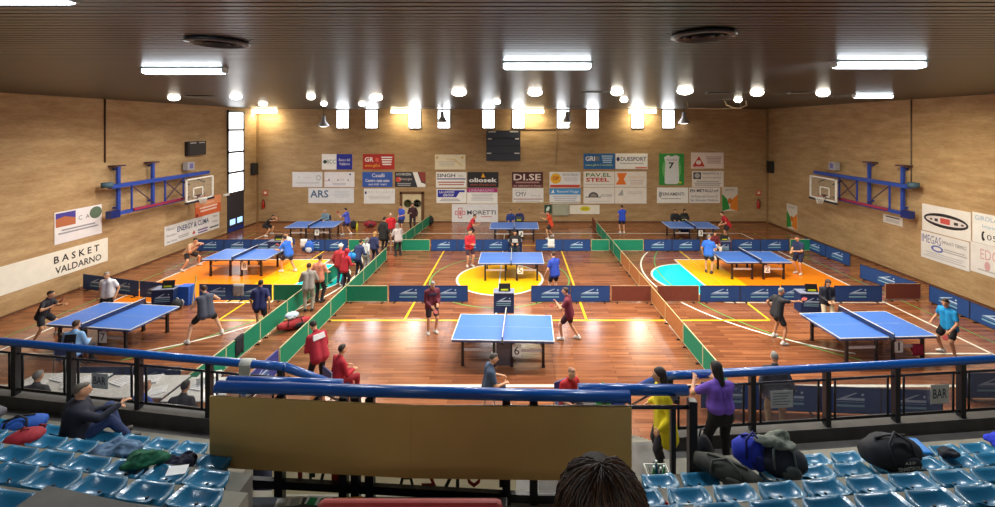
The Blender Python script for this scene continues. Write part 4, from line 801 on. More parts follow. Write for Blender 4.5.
# ---- barrier panels
BH = .62; LOGO = M((170,196,226), .5); LOGO2 = M((120,170,196), .5)
def make_barrier(kind, w):
    t = thing('barrier_panel', 'x', 'barrier', (0,0,0))
    c, fc = {'blue': (NAVY, M((30,44,80), .5)), 'green': (GREEN, M((190,190,150), .5)), 'brown': (BROWN, M((170,130,96), .5)), 'tan': (ORANGE, M((206,180,130), .5)), 'violet': (M((52,60,140), .7), M((60,70,140), .5))}[kind]
    MB().b2(-w/2+.015, w/2-.015, -.008, .008, .05, BH-.01, c).build('fabric', t)
    fr = MB()
    for q in ((-w/2, -w/2+.02, .04, BH), (w/2-.02, w/2, .04, BH), (-w/2, w/2, BH-.02, BH), (-w/2, w/2, .035, .055)): fr.b2(q[0], q[1], -.012, .012, q[2], q[3], fc)
    fr.build('frame', t)
    for s in (-1, 1): MB().b2(s*(w/2-.2)-.015, s*(w/2-.2)+.015, -.11, .11, 0, .035, BLACK).build('foot', t)
    if kind in ('blue', 'violet'):
        lg = MB()
        for f_ in (-1, 1):
            y = f_*.0095
            X = lambda u: -f_*u
            for pts in ([(-.34, .33), (.10, .50), (.16, .50), (-.10, .385), (.30, .385), (.30, .33)],):
                lg.poly([(X(a), y, b) for a, b in pts], LOGO)
            lg.poly([(X(.26+.03*math.cos(k)), y, .46+.03*math.sin(k)) for k in (0, .9, 1.8, 2.7, 3.6, 4.5, 5.4)], LOGO)
            for zz in (.30, .235): lg.poly([(X(-.34), y, zz), (X(.3), y, zz), (X(.3), y, zz-(.012 if zz > .28 else .05)), (X(-.34), y, zz-(.012 if zz > .28 else .05))], LOGO2)
        lg.build('logo', t)
    return t
_bp = {}; NB = 0
def row(kind, p0, p1, n, where, word=None, nm0=0, total=None, order='from left'):
    """n panels from p0 to p1 on the floor"""
    p0, p1 = V((p0[0], p0[1], 0)), V((p1[0], p1[1], 0)); w = (p1-p0).length/n
    a = math.atan2((p1-p0).y, (p1-p0).x); tot = total or n
    for i in range(n):
        key = (kind, round(w, 2)); c = p0+(p1-p0)*((i+.5)/n)
        adj = {'blue': 'blue barrier panel', 'green': 'green barrier panel', 'brown': 'brown barrier panel', 'tan': 'orange brown barrier panel', 'violet': 'violet blue barrier panel'}[kind]
        lb = adj+(', %s %s, ' % (ORD[i+nm0], order) if tot > 1 else ' ')+where
        if key not in _bp: t = _bp[key] = make_barrier(kind, w-.01); t.location = c; t.rotation_euler = (0, 0, a); t['label'] = lb
        else: t = dup(_bp[key], c, a, lb)
        t['group'] = 'court barrier panels'
FX = lambda px, y: (px-PX)*y/FP
def rowpx(kind, xa, xb, y, n, where, **k): row(kind, (FX(xa, y), y), (FX(xb, y), y), n, where, **k)
YA = 15.3      # front row of barriers, between front and middle courts
rowpx('blue', 389, 468, YA, 2, 'in the front row left of the number 6 desk')
rowpx('blue', 531, 610, YA, 2, 'in the front row behind the maroon player stepping right')
rowpx('brown', 611, 652, YA, 1, 'in the front row, left side of the tan partition')
rowpx('green', 346, 388, YA, 1, 'in the front row beside the middle green partition, darker')
rowpx('brown', 657, 699, YA, 1, 'in the front row, right side of the tan partition')
rowpx('blue', 700, 780, YA, 2, 'in the front row before the turquoise half circle')
rowpx('blue', 781, 806, YA+.02, 1, 'in the front row, short, behind the player in black')
rowpx('blue', 834, 882, YA, 1, 'in the front row right of the umpire in dark blazer')
rowpx('brown', 885, 921, YA+.2, 1, 'in the front row at the right wall side')
row('blue', (-17.0, 16.5), (-14.15, 15.75), 2, 'in the front left row behind the umpire in white')
row('blue', (-14.1, 15.75), (-12.75, 15.5), 1, 'left of the front left umpire desk')
row('blue', (-11.65, 15.45), (-8.95, 15.4), 2, 'in the front left row under the grey towel')
row('green', (-8.9, 15.4), (-7.75, 15.4), 1, 'beside the orange left key area and the left green partition')
# right wall side
row('blue', (15.1, 15.35), (14.98, 11.1), 3, 'along the right wall behind the cyan player', order='from back')
row('blue', (14.5, 17.7), (14.9, 15.6), 1, 'along the right wall behind the brown panel')
row('blue', (15.05, 21.9), (15.2, 19.1), 2, 'along the far right wall', order='from back')
YBk = 21.5      # back row of barriers, between middle and back courts
rowpx('green', 401, 430, YBk, 1, 'in the back row right of the gap by the grey jacket person')
rowpx('blue', 431, 509, YBk, 3, 'in the back row behind the middle table')
rowpx('blue', 535.5, 590.5, YBk, 2, 'in the back row right of the middle table')
rowpx('green', 591, 609.5, YBk, 1, 'in the back row, left of the right partition')
rowpx('green', 613, 643.5, YBk, 1, 'in the back row, right of the right partition')
rowpx('blue', 644, 700, YBk, 2, 'in the back row left of the maroon umpire')
rowpx('blue', 731.5, 789, YBk, 2, 'in the back row behind the mid right table')
rowpx('green', 790, 811, YBk+.05, 1, 'in the back row behind the navy player near the right wall')
rowpx('blue', 197, 278, YBk, 3, 'in the back row behind the mid left table')
rowpx('blue', 302, 348, YBk, 2, 'in the back row left of the corridor')
rowpx('green', 348.5, 366, YBk, 1, 'in the back row at the corridor behind the red jackets')
# partitions running away from the camera
row('green', (-6.2, 11.0), (-6.2, 20.1), 6, 'of the middle green partition', order='from front')
row('violet', (-6.25, 9.55), (-6.2, 10.95), 1, 'at the near end of the middle green partition')
row('green', (-6.15, 21.5), (-5.6, 27.2), 4, 'of the green partition by the door', order='from front')
row('green', (-7.66, 9.6), (-7.62, 21.4), 8, 'of the left green partition', order='from front')
row('green', (4.98, 9.9), (4.95, 12.4), 2, 'at the near end of the right partition', order='from front')
row('tan', (4.94, 12.42), (4.9, 19.6), 5, 'of the right partition', order='from front')
row('green', (4.9, 19.62), (4.88, 25.5), 4, 'at the far end of the right partition', order='from front')
row('brown', (4.88, 25.52), (4.88, 26.9), 1, 'at the back wall end of the right partition')
# nearest row, seen through the railing glass
row('blue', (4.2, 9.55), (9.4, 9.25), 4, 'of the row behind the right railing glass')
row('blue', (10.5, 9.9), (13.3, 9.9), 2, 'of the row behind the railing\'s right end')
row('blue', (-10.9, 10.15), (-8.1, 10.15), 2, 'behind the left officials tables')
# ---- umpire desks with flip scoreboards
DK = M((18,44,92), .7); DTOP = M((120,126,150), .5)
def make_desk():
    t = thing('umpire_desk', 'x', 'desk', (0,0,0), 0, 'umpire desks')
    MB().b2(-.35, .35, -.2, .2, 0, .66, DK).build('cloth_cover', t)
    MB().b2(-.36, .36, -.21, .21, .66, .69, DTOP).build('desk_top', t)
    lg = MB(); lg.poly([(x, -.202, z) for x, z in ((-.26, .38), (.04, .53), (.09, .53), (-.08, .43), (.24, .43), (.24, .38))], LOGO); lg.poly([(.2+.025*math.cos(k), -.202, .5+.025*math.sin(k)) for k in range(6)], LOGO)
    for zz in (.34, .28): lg.poly([(-.26, -.202, zz), (.24, -.202, zz), (.24, -.202, zz-.03), (-.26, -.202, zz-.03)], LOGO2)
    lg.build('logo', t)
    return t
def make_score():
    t = thing('flip_scoreboard', 'x', 'scoreboard', (0,0,0), 0, 'flip scoreboards')
    MB().poly([(-.2, -.07, 0), (.2, -.07, 0), (.2, .0, .25), (-.2, .0, .25)], BLACK, (0, .02, 0)).build('board', t)
    MB().b2(-.13, .13, -.075, -.06, .03, .08, M((206,214,30), .5)).build('score_strip', t); MB().b2(-.2, .2, -.09, .09, -.0, .012, BLACK).build('base', t)
    return t
dpro = spro = None
for x, y, a, w, z in ((FX(504, 14.65), 14.65, 0, 'behind the number 6 table', .69), (-.0+FX(515, 21.25), 21.1, 0, 'of the middle table', .69), (FX(723, 21.0), 21.1, 0, 'of the mid right table', .69), (FX(277, 21.1), 21.1, 0, 'of the mid left table', .69), (-12.45, 14.95, 8, 'of the front left table', .69), (10.15, 14.6, -4, 'of the front right table', .69)):
    if dpro is None: dpro = make_desk(); d_ = dpro; d_.location = (x, y, 0); d_['label'] = 'blue cloth umpire desk '+w
    else: d_ = dup(dpro, (x, y, 0), R(a), 'blue cloth umpire desk '+w)
    if spro is None: spro = make_score(); s_ = spro; s_.location = (x+.02, y, z); s_['label'] = 'black flip scoreboard on the desk '+w
    else: s_ = dup(spro, (x+.1, y, z), R(a), 'black flip scoreboard on the desk '+w)
dup(spro, (FX(519, 25.4), 25.4, .69), 0, 'black flip scoreboard on the box behind the back middle table'); dup(spro, (10.2, 25.5, .69), 0, 'black flip scoreboard on the box behind the back right table')
for x, w in ((FX(519, 25.4), 'middle'), (10.2, 'right')):
    t = thing('score_stand', 'dark box stand behind the back %s table' % w, 'stand', (x, 25.4 if w == 'middle' else 25.5, 0), 0, 'score stands')
    MB().b2(-.25, .25, -.12, .12, 0, .66, DK).build('body', t); MB().b2(-.27, .27, -.14, .14, .66, .69, BLACK).build('stand_top', t)

# ---- towels, bags and small things on the court
def towel(name, x, y, w, c, label, a=0.0, zt=BH, drop=.42, cat='towel'):
    m = MB(); n = 7; mt = M(c, .9, var=.12, bump=.3)
    for s in (-1, 1):
        vs = []; fs = []
        for i in range(n+1):
            for j in range(5):
                vs.append((-w/2+w*i/n+.012*math.sin(j*2+i), s*(.022+.012*math.sin(i*1.7+j)*(j/4)), zt+.012-(drop if s < 0 else drop*.7)*j/4*(1+.06*math.sin(i*2.3))))
        for i in range(n):
            for j in range(4): a0 = i*5+j; fs.append((a0, a0+5, a0+6, a0+1))
        m.faces(vs, fs, mt, True)
    m.faces([(-w/2, -.022, zt+.012), (w/2, -.022, zt+.012), (w/2, .022, zt+.012), (-w/2, .022, zt+.012)], [(0,1,2,3)], mt)
    o = m.build(name, None, (x, y, 0), (0, 0, a)); o.modifiers.new('thick', 'SOLIDIFY').thickness = .012
    return tag(o, label, cat)
towel('towel', FX(551, YBk), YBk, .34, (232,232,230), 'white towel hanging over the back row panel right of the middle table')
towel('towel', FX(302, YBk)+.1, YBk, .34, (226,224,222), 'white towel hanging at the left end of the short back row')
towel('towel', FX(239, 15.43), 15.43, .40, (150,150,156), 'grey towel hanging over the front left barrier row', R(-2))
o = towel('towel', 10.95, 11.47, .3, (150,28,58), 'crimson towel hanging on the crossbar of the front right table', R(3), .47, .30)
towel('towel', 14.25, 21.6, .3, (214,120,60), 'orange towel hanging on the green panel near the right wall', 0, BH, .3)
def bag(name, x, y, z, size, c, label, c2=None, a=0.0, cat='bag', shape='duffel', parent_ok=None):
    t = thing(name, label, cat, (x, y, z), a); L_, W2, H2 = size; mt = M(c, .75, var=.2, bump=.25, scale=14); m2 = M(c2 or tuple(int(v*.6) for v in c), .7)
    m = MB()
    if shape == 'duffel':
        n = 9; vs = []; fs = []; sg = 12
        for i in range(n):
            u = i/(n-1); q = (math.sin(math.pi*min(max(u, .04), .96)))**.35
            for k in range(sg):
                w = 2*math.pi*k/sg
                vs.append((-L_/2+L_*u, W2/2*q*math.cos(w)*(1+.06*math.sin(i*2.1+k)), max(0, H2/2+H2/2*q*math.sin(w)*(1+.08*math.sin(i*1.3+k*2)))))
        fs = [(i*sg+k, i*sg+(k+1) % sg, (i+1)*sg+(k+1) % sg, (i+1)*sg+k) for i in range(n-1) for k in range(sg)]+[tuple(range(sg))[::-1], tuple((n-1)*sg+k for k in range(sg))]
        m.faces(vs, fs, mt, True); m.build('body', t)
        MB().tube([(-L_*.3, 0, H2*.98), (-L_*.1, .0, H2*1.03), (L_*.1, 0, H2*1.03), (L_*.3, 0, H2*.98)], .012, m2, 6).build('zip', t)
        MB().tube([(-L_*.22, -W2*.48, H2*.5), (-L_*.2, -W2*.3, H2*1.0), (0, -W2*.12, H2*1.22), (L_*.2, -W2*.3, H2*1.0), (L_*.22, -W2*.48, H2*.5)], .014, m2, 6).build('handle', t)
        MB().el((L_*.12, -W2*.46, H2*.42), (L_*.2, W2*.09, H2*.26), m2).build('pocket', t)
    else:
        m.el((0, 0, H2*.48), (L_/2, W2/2, H2*.52), mt, None, 14, 9)
        for v in m.bm.verts: v.co.z = max(v.co.z, 0)
        m.build('body', t)
        MB().el((0, -W2*.36, H2*.32), (L_*.34, W2*.2, H2*.26), m2).build('pocket', t)
        MB().tube([(-.04, .02, H2*.95), (-.03, .0, H2*1.1), (.03, .0, H2*1.1), (.04, .02, H2*.95)], .01, m2, 6).build('handle', t)
        for s in (-1, 1): MB().tube([(s*L_*.2, W2*.42, H2*.8), (s*L_*.26, W2*.6, H2*.5), (s*L_*.22, W2*.46, H2*.12)], .016, m2, 6).build('strap', t)
    return t
bag('sports_bag', -7.05, 13.35, 0, (.95, .38, .32), (160,36,44), 'red and black racket bag lying in the green corridor', (34,30,34), R(40))
bag('cloth_bundle', -7.15, 13.4, .30, (.42, .3, .2), (190,206,226), 'pale blue bundle lying on the red racket bag', (230,230,232), R(30), 'bundle', 'sack')
bag('sports_bag', FX(370, 26.6), 26.6, 0, (.75, .35, .42), (150,34,50), 'crimson sports bag on the floor against the back wall left of the door', (60,30,40))
bag('backpack', FX(353.5, 26.3), 26.3, 0, (.4, .3, .5), (34,34,44), 'dark backpack beside the yellow bottle behind the back left player', (24,24,30), 0, 'bag', 'sack')
o = MB().lathe([(.05, 0), (.055, .02), (.055, .36), (.02, .42), (.02, .48)], M((206,206,30), .4), 12).build('bottle', None, (FX(357, 25.9), 25.9, 0)); tag(o, 'tall yellow bottle on the floor behind the back left player', 'bottle')
bag('backpack', FX(430.5, 27.5), 27.3, 0, (.5, .35, .6), (30,30,34), 'black bag on the floor at the end of the green partition', None, 0, 'bag', 'sack')
bag('shoulder_bag', FX(309, 21.2), 21.25, .0, (.5, .26, .62), (40,96,196), 'blue shoulder bag leaning on the short back row', (200,206,214), 0, 'bag', 'sack')
bag('duffel_bag', -6.95, 17.35, .86, (.62, .30, .34), (36,140,226), 'bright blue duffel bag carried by the person in navy', (24,90,170), R(30))
bag('sports_bag', -11.9, 14.75, 0, (.36, .3, .36), (38,40,46), 'dark bag on the floor beside the front left umpire desk', (210,210,212), 0, 'bag', 'sack')
t = thing('cloth_box', 'blue cloth covered stool beside the front left umpire desk', 'stool', (-11.92, 15.2, 0)); MB().b2(-.2, .2, -.16, .16, 0, .68, M((40,92,190), .7)).build('cover', t, bevel=.02)
MB().bar((.28, -.1, .02), (.36, .0, 1.05), .05, .03, M((206,180,110), .6)).build('wooden_slat', t)
towel('jacket', -7.66, 11.6, .34, (28,30,38), 'black jacket hanging over the near end of the left green partition', R(90), BH, .5, 'jacket')
o = MB().b2(-.12, .12, -.03, .03, .05, .11, M((214,214,216), .5)).b2(-.02, .02, -.03, .03, 0, .05, STEEL).build('number_sign', None, (10.55, 25.0, 0))
bpy.data.objects.remove(o)
# ---- officials' tables below the left railing
TOPW = M((206,204,200), .5); PAPER = M((236,236,238), .6)
def otable(x, y, w, d, label, c=TOPW):
    t = thing('officials_table', label, 'table', (x, y, 0), 0, 'officials tables')
    MB().b2(-w/2, w/2, -d/2, d/2, .72, .75, c).build('tabletop', t, bevel=.008)
    for sx in (-1, 1):
        for sy in (-1, 1): MB().b2(sx*(w/2-.06)-.02, sx*(w/2-.06)+.02, sy*(d/2-.06)-.02, sy*(d/2-.06)+.02, 0, .72, STEEL).build('leg', t)
    return t
otable(-10.15, 9.3, 1.75, .75, 'pale officials table with scattered papers at the far left'); otable(-8.3, 9.2, 1.75, .8, 'pale officials table between the two left seated groups'); otable(-6.75, 9.1, 1.2, .85, 'pale officials table at the left end of the pipe rail')
papers = [(-10.6, 9.25, 20, 'left of the grey haired person'), (-10.25, 9.5, -15, 'behind the grey haired person'), (-9.75, 9.3, 40, 'right of the grey haired person'), (-9.45, 9.45, 5, 'at the end of the far left table'), (-8.75, 9.35, -20, 'at the left of the middle officials table'), (-8.2, 9.4, 12, 'behind the table sign'), (-7.75, 9.0, 30, 'at the right of the middle officials table'), (-6.95, 9.2, -12, 'at the left of the right officials table'), (-6.6, 9.3, 8, 'upright stack on the right officials table'), (-6.4, 8.9, 24, 'at the near corner of the right officials table')]
for i, (x, y, a, w) in enumerate(papers):
    m = MB(); m.b2(-.21, .21, -.15, .15, 0, .012+.01*(i % 3), PAPER)
    for k in range(5): m.b2(-.17, .17-(.05*(k % 2)), -.11+.05*k, -.10+.05*k, .0, .0125+.01*(i % 3), M((150,152,160), .6))
    tag(m.build('paper_sheet', None, (x, y, .75), (0, 0, R(a))), 'white paper sheets '+w, 'paper', 'papers on the officials tables')
t = thing('cardboard_box', 'white box on the right officials table', 'box', (-6.85, 9.38, .775), R(15)); MB().b2(-.2, .2, -.12, .12, 0, .10, WHITE).build('body', t); MB().b2(-.205, .205, -.125, .125, .10, .12, M((220,220,216), .5)).build('lid', t)
# table with bundles in front of the bald person
otable(1.78, 8.35, .8, .6, 'low dark table with round bundles beyond the pipe rail', DARK)
bag('cloth_bundle', 1.72, 8.3, .75, (.30, .30, .56), (46,150,70), 'round green bundle beyond the pipe rail', (40,120,60), 0, 'bundle', 'sack'); bag('cloth_bundle', 2.02, 8.32, .75, (.30, .30, .54), (36,84,176), 'round blue bundle beside the green one beyond the pipe rail', (30,60,140), 0, 'bundle', 'sack')
# ================================================================== THE STAND
def g(x): return (.15 if x < 0 else .09)*(math.sqrt(x*x+4)-2)
XS = [-16.9+.7*i for i in range(48)]; XS = [x for x in XS if x < 16.6]+[16.6]
STEP = M((128,124,112), .85, var=.22, scale=2.5); CURB = M((82,80,80), .8, var=.2, scale=3)
def strip(name, x0, x1, ya, yb, z0, z1, m, off=True):
    """a step following the curve of the stand; ya nearer the camera"""
    xs = [x0]+[x for x in XS if x0+.05 < x < x1-.05]+[x1]; b = MB(); vs = []
    for x in xs:
        e = g(x) if off else 0
        vs += [(x, ya+e, z0), (x, yb+e, z0), (x, yb+e, z1), (x, ya+e, z1)]
    n = len(xs); fs = []
    for i in range(n-1):
        a = i*4; fs += [(a, a+4, a+5, a+1), (a+1, a+5, a+6, a+2), (a+2, a+6, a+7, a+3), (a+3, a+7, a+4, a)]
    fs += [(0, 1, 2, 3), (n*4-1, n*4-2, n*4-3, n*4-4)]
    b.faces(vs, fs, m); return struct(b.build(name))
ROWS = [(5.45, 2.0), (4.75, 2.45), (4.05, 2.9), (3.38, 3.35), (2.7, 3.8), (2.0, 4.25), (1.3, 4.7), (.6, 5.08)]
AX0, AX1 = [-4.15, -3.38, -2.91, -2.48, -2.06, -1.7], [2.1, 1.38, .98, .95, .9, .9]     # the seatless bay in the middle
RO = 7.02                                                                             # outer edge of the walkway
SX0, SX1 = -4.0, 2.5                                                                  # stair opening in the railing
strip('stand_floor_walkway', -17.1, 16.6, 5.9, RO, 0, 1.1, CONC)
prev = 5.9
for i, (b, zs) in enumerate(ROWS):
    z = zs-.30; ya, yb = b-.34, (5.9 if i == 0 else ROWS[i-1][0]-.34)
    if i == 7: ya = -1.2
    if i < 5:
        strip('stand_floor_step', -17.1, AX0[i], ya, yb, 0, z, STEP); strip('stand_floor_step', AX1[i], 16.6, ya, yb, 0, z, STEP)
    else: strip('stand_floor_step', -17.1, 16.6, ya, yb, 0, z, STEP)
strip('stand_floor_landing', -4.14, 2.1, ROWS[4][0]-.34, 5.42, 0, 1.74, STEP, False)
# low concrete curb under the railing
CZ = 1.32
strip('stand_wall_curb', -17.1, SX0, RO-.24, RO, 1.1, CZ, CURB); strip('stand_wall_curb', SX1, 16.6, RO-.24, RO, 1.1, CZ, CURB)
# stairs down to the court through the opening
st = MB()
for k in range(6): st.b2(SX0+.1, SX1-.1, RO+.1+k*.26, RO+.1+(k+1)*.26, 0, .92-k*.17, STEP)
struct(st.build('stair_steps'))

# ---- railings
RZ, RY = 2.30, 6.86
BK = M((22,22,30), .4); PANE = glass((116,118,130), .28)
def rail_pt(x, z, dy=0): return (x, RY+g(x)+dy, z)
def railing(x0, x1, lb, posts):
    t = thing('balcony_railing', lb, 'railing', (0,0,0))
    n = max(2, int((x1-x0)/.35)); xs = [x0+(x1-x0)*i/n for i in range(n+1)]
    MB().tube([rail_pt(x, RZ) for x in xs], .068, RAILB, 10).build('handrail', t)
    MB().tube([rail_pt(x, RZ-.20) for x in xs], .022, M((70,70,84), .25, .5), 6).build('upper_bar', t); MB().tube([rail_pt(x, CZ+.10) for x in xs], .025, BK, 6).build('lower_bar', t)
    for p in posts:
        MB().box(rail_pt(p, (CZ+RZ)/2-.02), (.085, .10, RZ-CZ-.04), BK).build('post', t)
        for d in (-.15, .15):
            if x0 < p+d < x1: MB().tube([rail_pt(p+d, CZ+.10), rail_pt(p+d, RZ-.20)], .02, BK, 6).build('baluster', t)
    for a, b in zip(posts[:-1], posts[1:]):
        a2, b2 = a+.17, b-.17
        if b2 > a2: MB().poly([rail_pt(a2, CZ+.13), rail_pt(b2, CZ+.13), rail_pt(b2, RZ-.23), rail_pt(a2, RZ-.23)], PANE, (0, .008, 0)).build('glass_pane', t)
    return t
lp = [-16.2, -14.7, -13.4, -12.1, -10.75, -9.55, -8.3, -6.85, -5.42, -4.05]; rp = [2.55, 3.98, 5.32, 6.6, 7.85, 9.1, 10.5, 12, 13.5, 15, 16.4]
railing(-16.6, -4.0, 'long blue topped railing with glass at the left of the stand', lp); railing(2.5, 16.5, 'long blue topped railing with glass at the right of the stand', rp)
for x0, x1, lb in ((-4.0, -3.35, 'blue handrail slanting down the stairs at the left railing end'), (2.5, 2.32, 'blue handrail slanting down the stairs behind the yellow jacket')):
    t = thing('stair_handrail', lb, 'handrail', (0,0,0), 0, 'stair handrails')
    p0, p1 = V(rail_pt(x0, RZ)), V((x1, RY+1.7, 1.05))
    MB().tube([p0, p0+(p1-p0)*.5, p1], .07, RAILB, 10).build('handrail', t)
    MB().tube([p1, (p1.x, p1.y, .0)], .03, BK, 8).build('post', t); MB().tube([p0+V((0, .12, -.25)), p1+V((0, -.05, -.28))], .02, BK, 6).build('lower_bar', t)
t = thing('tape_wrap', 'pale wrapping around the left blue handrail near its end', 'tape', rail_pt(FX(245, RY+.4), RZ)); MB().tube([(-.10, 0, 0), (.10, 0, 0)], .086, M((196,196,186), .6), 12).b2(-.09, .09, -.09, -.06, -.22, .02, M((190,190,180), .6)).build('wrap', t)
# paper signs on the glass
def sign(px0, px1, py0, py1, label, txt=None, c=(206,208,206), lines=0):
    xm = FX((px0+px1)/2, 7.3); y = RY+g(xm)-.012; s = FP/y
    x0, x1 = (px0-PX)/s, (px1-PX)/s; z1, z0 = CH-(py0-PY)/s, CH-(py1-PY)/s
    w, h = x1-x0, z1-z0; m = MB(); m.box((0, 0, 0), (w, h, .004), M(c, .6))
    if txt: m.text(txt, -w*.38, -h*.22, w*.76, h*.5, M((46,60,84), .6), .0035, .012)
    for k in range(lines): m.faces([(-w*.4, h*.32-k*h*.16, .0035), (w*(.4-.1*(k % 3)), h*.32-k*h*.16, .0035), (w*(.4-.1*(k % 3)), h*.36-k*h*.16, .0035), (-w*.4, h*.36-k*h*.16, .0035)], [(0,1,2,3)], M((80,84,100), .6))
    sl = math.atan((.15 if xm < 0 else .09)*xm/math.sqrt(xm*xm+4))
    return tag(m.build('paper_sign', None, ((x0+x1)/2, y-.015, (z0+z1)/2), (R(90), 0, sl)), label, 'sign')
sign(929, 949, 384, 403, 'white sheet lettered BAR on the right railing glass', 'BAR'); sign(91, 110, 373, 388, 'grey sheet lettered BAR on the left railing glass', 'BAR', (196,204,216)); sign(769.5, 793, 390, 407, 'white sheet with lines of print on the right railing glass', None, (196,200,206), 5)

# ---- pipe rail with wooden boards across the middle bay
PY_ = 5.25
t = thing('pipe_rail', 'thick blue pipe rail with black frame carrying the wooden boards', 'railing', (0, PY_, 0))
zf = 1.74
MB().tube([(-3.74, 0, 3.185), (-.2, 0, 3.09), (1.42, 0, 3.06)], .07, RAILB, 12).build('handrail', t)
for a, b in ((-3.7, -2.24), (.8, 2.2)): MB().tube([(a, .145, 3.165 if a < 0 else 3.065), (b, .145, 3.12 if a < 0 else 3.05)], .068, RAILB, 12).build('rear_handrail', t)
MB().tube([(-3.7, 0, 2.93), (2.16, 0, 2.93)], .025, M((64,62,70), .25, .5), 8).build('upper_bar', t)
MB().bar((-3.74, 0, 2.02), (.2, 0, 1.80), .06, .10, BK).build('lower_bar', t); MB().bar((.2, 0, 1.80), (2.2, 0, 1.80), .06, .10, BK).build('lower_bar', t)
for x in (-3.72, -2.95, -2.15, -2.0, -1.82, -.12, .22, 2.2): MB().b2(x-.05, x+.05, -.045, .045, zf, 3.06 if x < 2 else 3.02, BK).build('post', t)
for x in (-3.4, -2.5, 1.1, 2.0): MB().b2(x-.03, x+.03, -.02, .17, 2.98, 3.03, BK).build('bracket', t)
MB().b2(1.93, 1.99, -.03, .03, 1.86, 2.93, BK).build('post', t)
MB().b2(.28, 1.4, .0, .01, 1.86, 2.93, PANE).build('glass_pane', t)
WOOD = M((204,168,100), .6, var=.06, scale=1.2)
for x0, x1, za, zb, zc, zd, lb in ((-3.76, -1.29, 2.257, 2.12, 3.015, 3.127, 'left wooden board fixed to the blue pipe rail'), (-1.289, 1.42, 2.12, 2.083, 2.99, 3.01, 'right wooden board fixed to the blue pipe rail')):
    m = MB().poly([(x0, -.025, za), (x1, -.025, zb), (x1, -.025, zc), (x0, -.025, zd)], WOOD, (0, .025, 0))
    tag(m.build('wooden_board', None, (0, PY_-.075, 0), None, bevel=.004), lb, 'board', 'boards on the pipe rail')
# cloth banner hung on the far side, its writing reversed from here
CL, nt_, b_ = node_mat('thin_cloth')
nz_ = nt_.nodes.new('ShaderNodeTexNoise'); nz_.inputs['Scale'].default_value = 6; rp_ = nt_.nodes.new('ShaderNodeValToRGB'); rp_.color_ramp.elements[0].color = lin((196,192,176))+(1,); rp_.color_ramp.elements[1].color = lin((226,222,206))+(1,)
tl_ = nt_.nodes.new('ShaderNodeBsdfTranslucent'); mx_ = nt_.nodes.new('ShaderNodeMixShader'); mx_.inputs[0].default_value = .55
nt_.links.new(nz_.outputs['Fac'], rp_.inputs['Fac']); nt_.links.new(rp_.outputs['Color'], b_.inputs['Base Color']); nt_.links.new(rp_.outputs['Color'], tl_.inputs['Color'])
nt_.links.new(b_.outputs['BSDF'], mx_.inputs[1]); nt_.links.new(tl_.outputs['BSDF'], mx_.inputs[2]); nt_.links.new(mx_.outputs['Shader'], nt_.nodes['Material Output'].inputs['Surface'])
m = MB().b2(-3.1, .0, 0, .006, 1.76, 2.75, CL)
t = m.build('cloth_banner', None, (0, PY_+.09, 0)); tag(t, 'pale cloth banner seen from behind under the wooden boards', 'banner')
for k, ch in enumerate('FORZA FIGL'):
    if ch == ' ': continue
    c = M((170,60,50), .7) if k % 2 else M((44,66,56), .7)
    q = MB(); q.text(ch, 0, 0, .20, .36, c, 0, .012, True)
    for v in q.bm.verts: v.co = V((-.35-k*.285+v.co.x, -.004, 1.85+v.co.y))
    q.build('lettering', t)
# ledge with leaflets and the red chair in the nearest bay
t = thing('bench_ledge', 'dark grey low ledge under the wooden boards at the left', 'ledge', (0, 0, 0))
MB().b2(-3.6, -.1, 4.93, 5.12, 1.74, 1.93, M((54,58,66), .6)).build('ledge_body', t, bevel=.02)
for x, y, a, c, c2, lb in ((-2.72, 5.02, 8, (196,190,176), (150,150,140), 'cream leaflet at the left of the dark ledge'), (-2.38, 5.03, -6, (220,226,226), (20,140,80), 'white and green leaflet on the dark ledge'), (-2.0, 5.02, 4, (206,150,60), (160,90,40), 'orange leaflet on the dark ledge')):
    tag(MB().b2(-.15, .15, -.07, .07, 0, .006, M(c, .5)).b2(.02, .12, -.05, .05, 0, .008, M(c2, .5)).b2(-.12, -.02, -.05, .05, .0, .007, M(c2, .5)).build('leaflet', None, (x, y, 1.93), (R(12), 0, R(a))), lb, 'leaflet', 'leaflets')
RED = M((150,26,22), .55)
t = thing('red_chair', 'red padded chair back at the bottom edge of the picture', 'chair', (-.82, 3.25, 1.68))
MB().b2(-.72, .72, -.06, .06, .9, 1.86, RED).build('backrest', t, bevel=.05); MB().b2(-.7, .7, -.62, -.06, .86, .98, RED).build('seat', t, bevel=.04)
for sx in (-1, 1):
    for yy in (-.55, 0): MB().b2(sx*.62-.03, sx*.62+.03, yy-.03, yy+.03, 0, .88, BLACK).build('leg', t)
t = thing('phone', 'bright blue lit screen behind the red chair', 'phone', (-.38, 3.62, 0)); bpy.data.objects.remove(t)
t = thing('blue_folder', 'bright blue folder standing behind the red chair', 'folder', (-.66, 5.0, 1.74)); MB().b2(-.16, .16, -.03, .03, 0, .24, M((20,110,220), .5)).build('cover', t); MB().b2(-.155, .155, -.02, .02, .0, .245, PAPER).build('sheets', t)
# grey parapet corner, nearest left
o = MB().box((-1.72, 1.60, 4.0), (1.2, .62, 1.44), M((128,124,116), .6, var=.15, scale=5), Matrix.Rotation(R(-11), 3, 'Z')).build('parapet', None, (0, 0, 0)); tag(o, 'grey parapet corner at the bottom left picture edge', 'parapet')

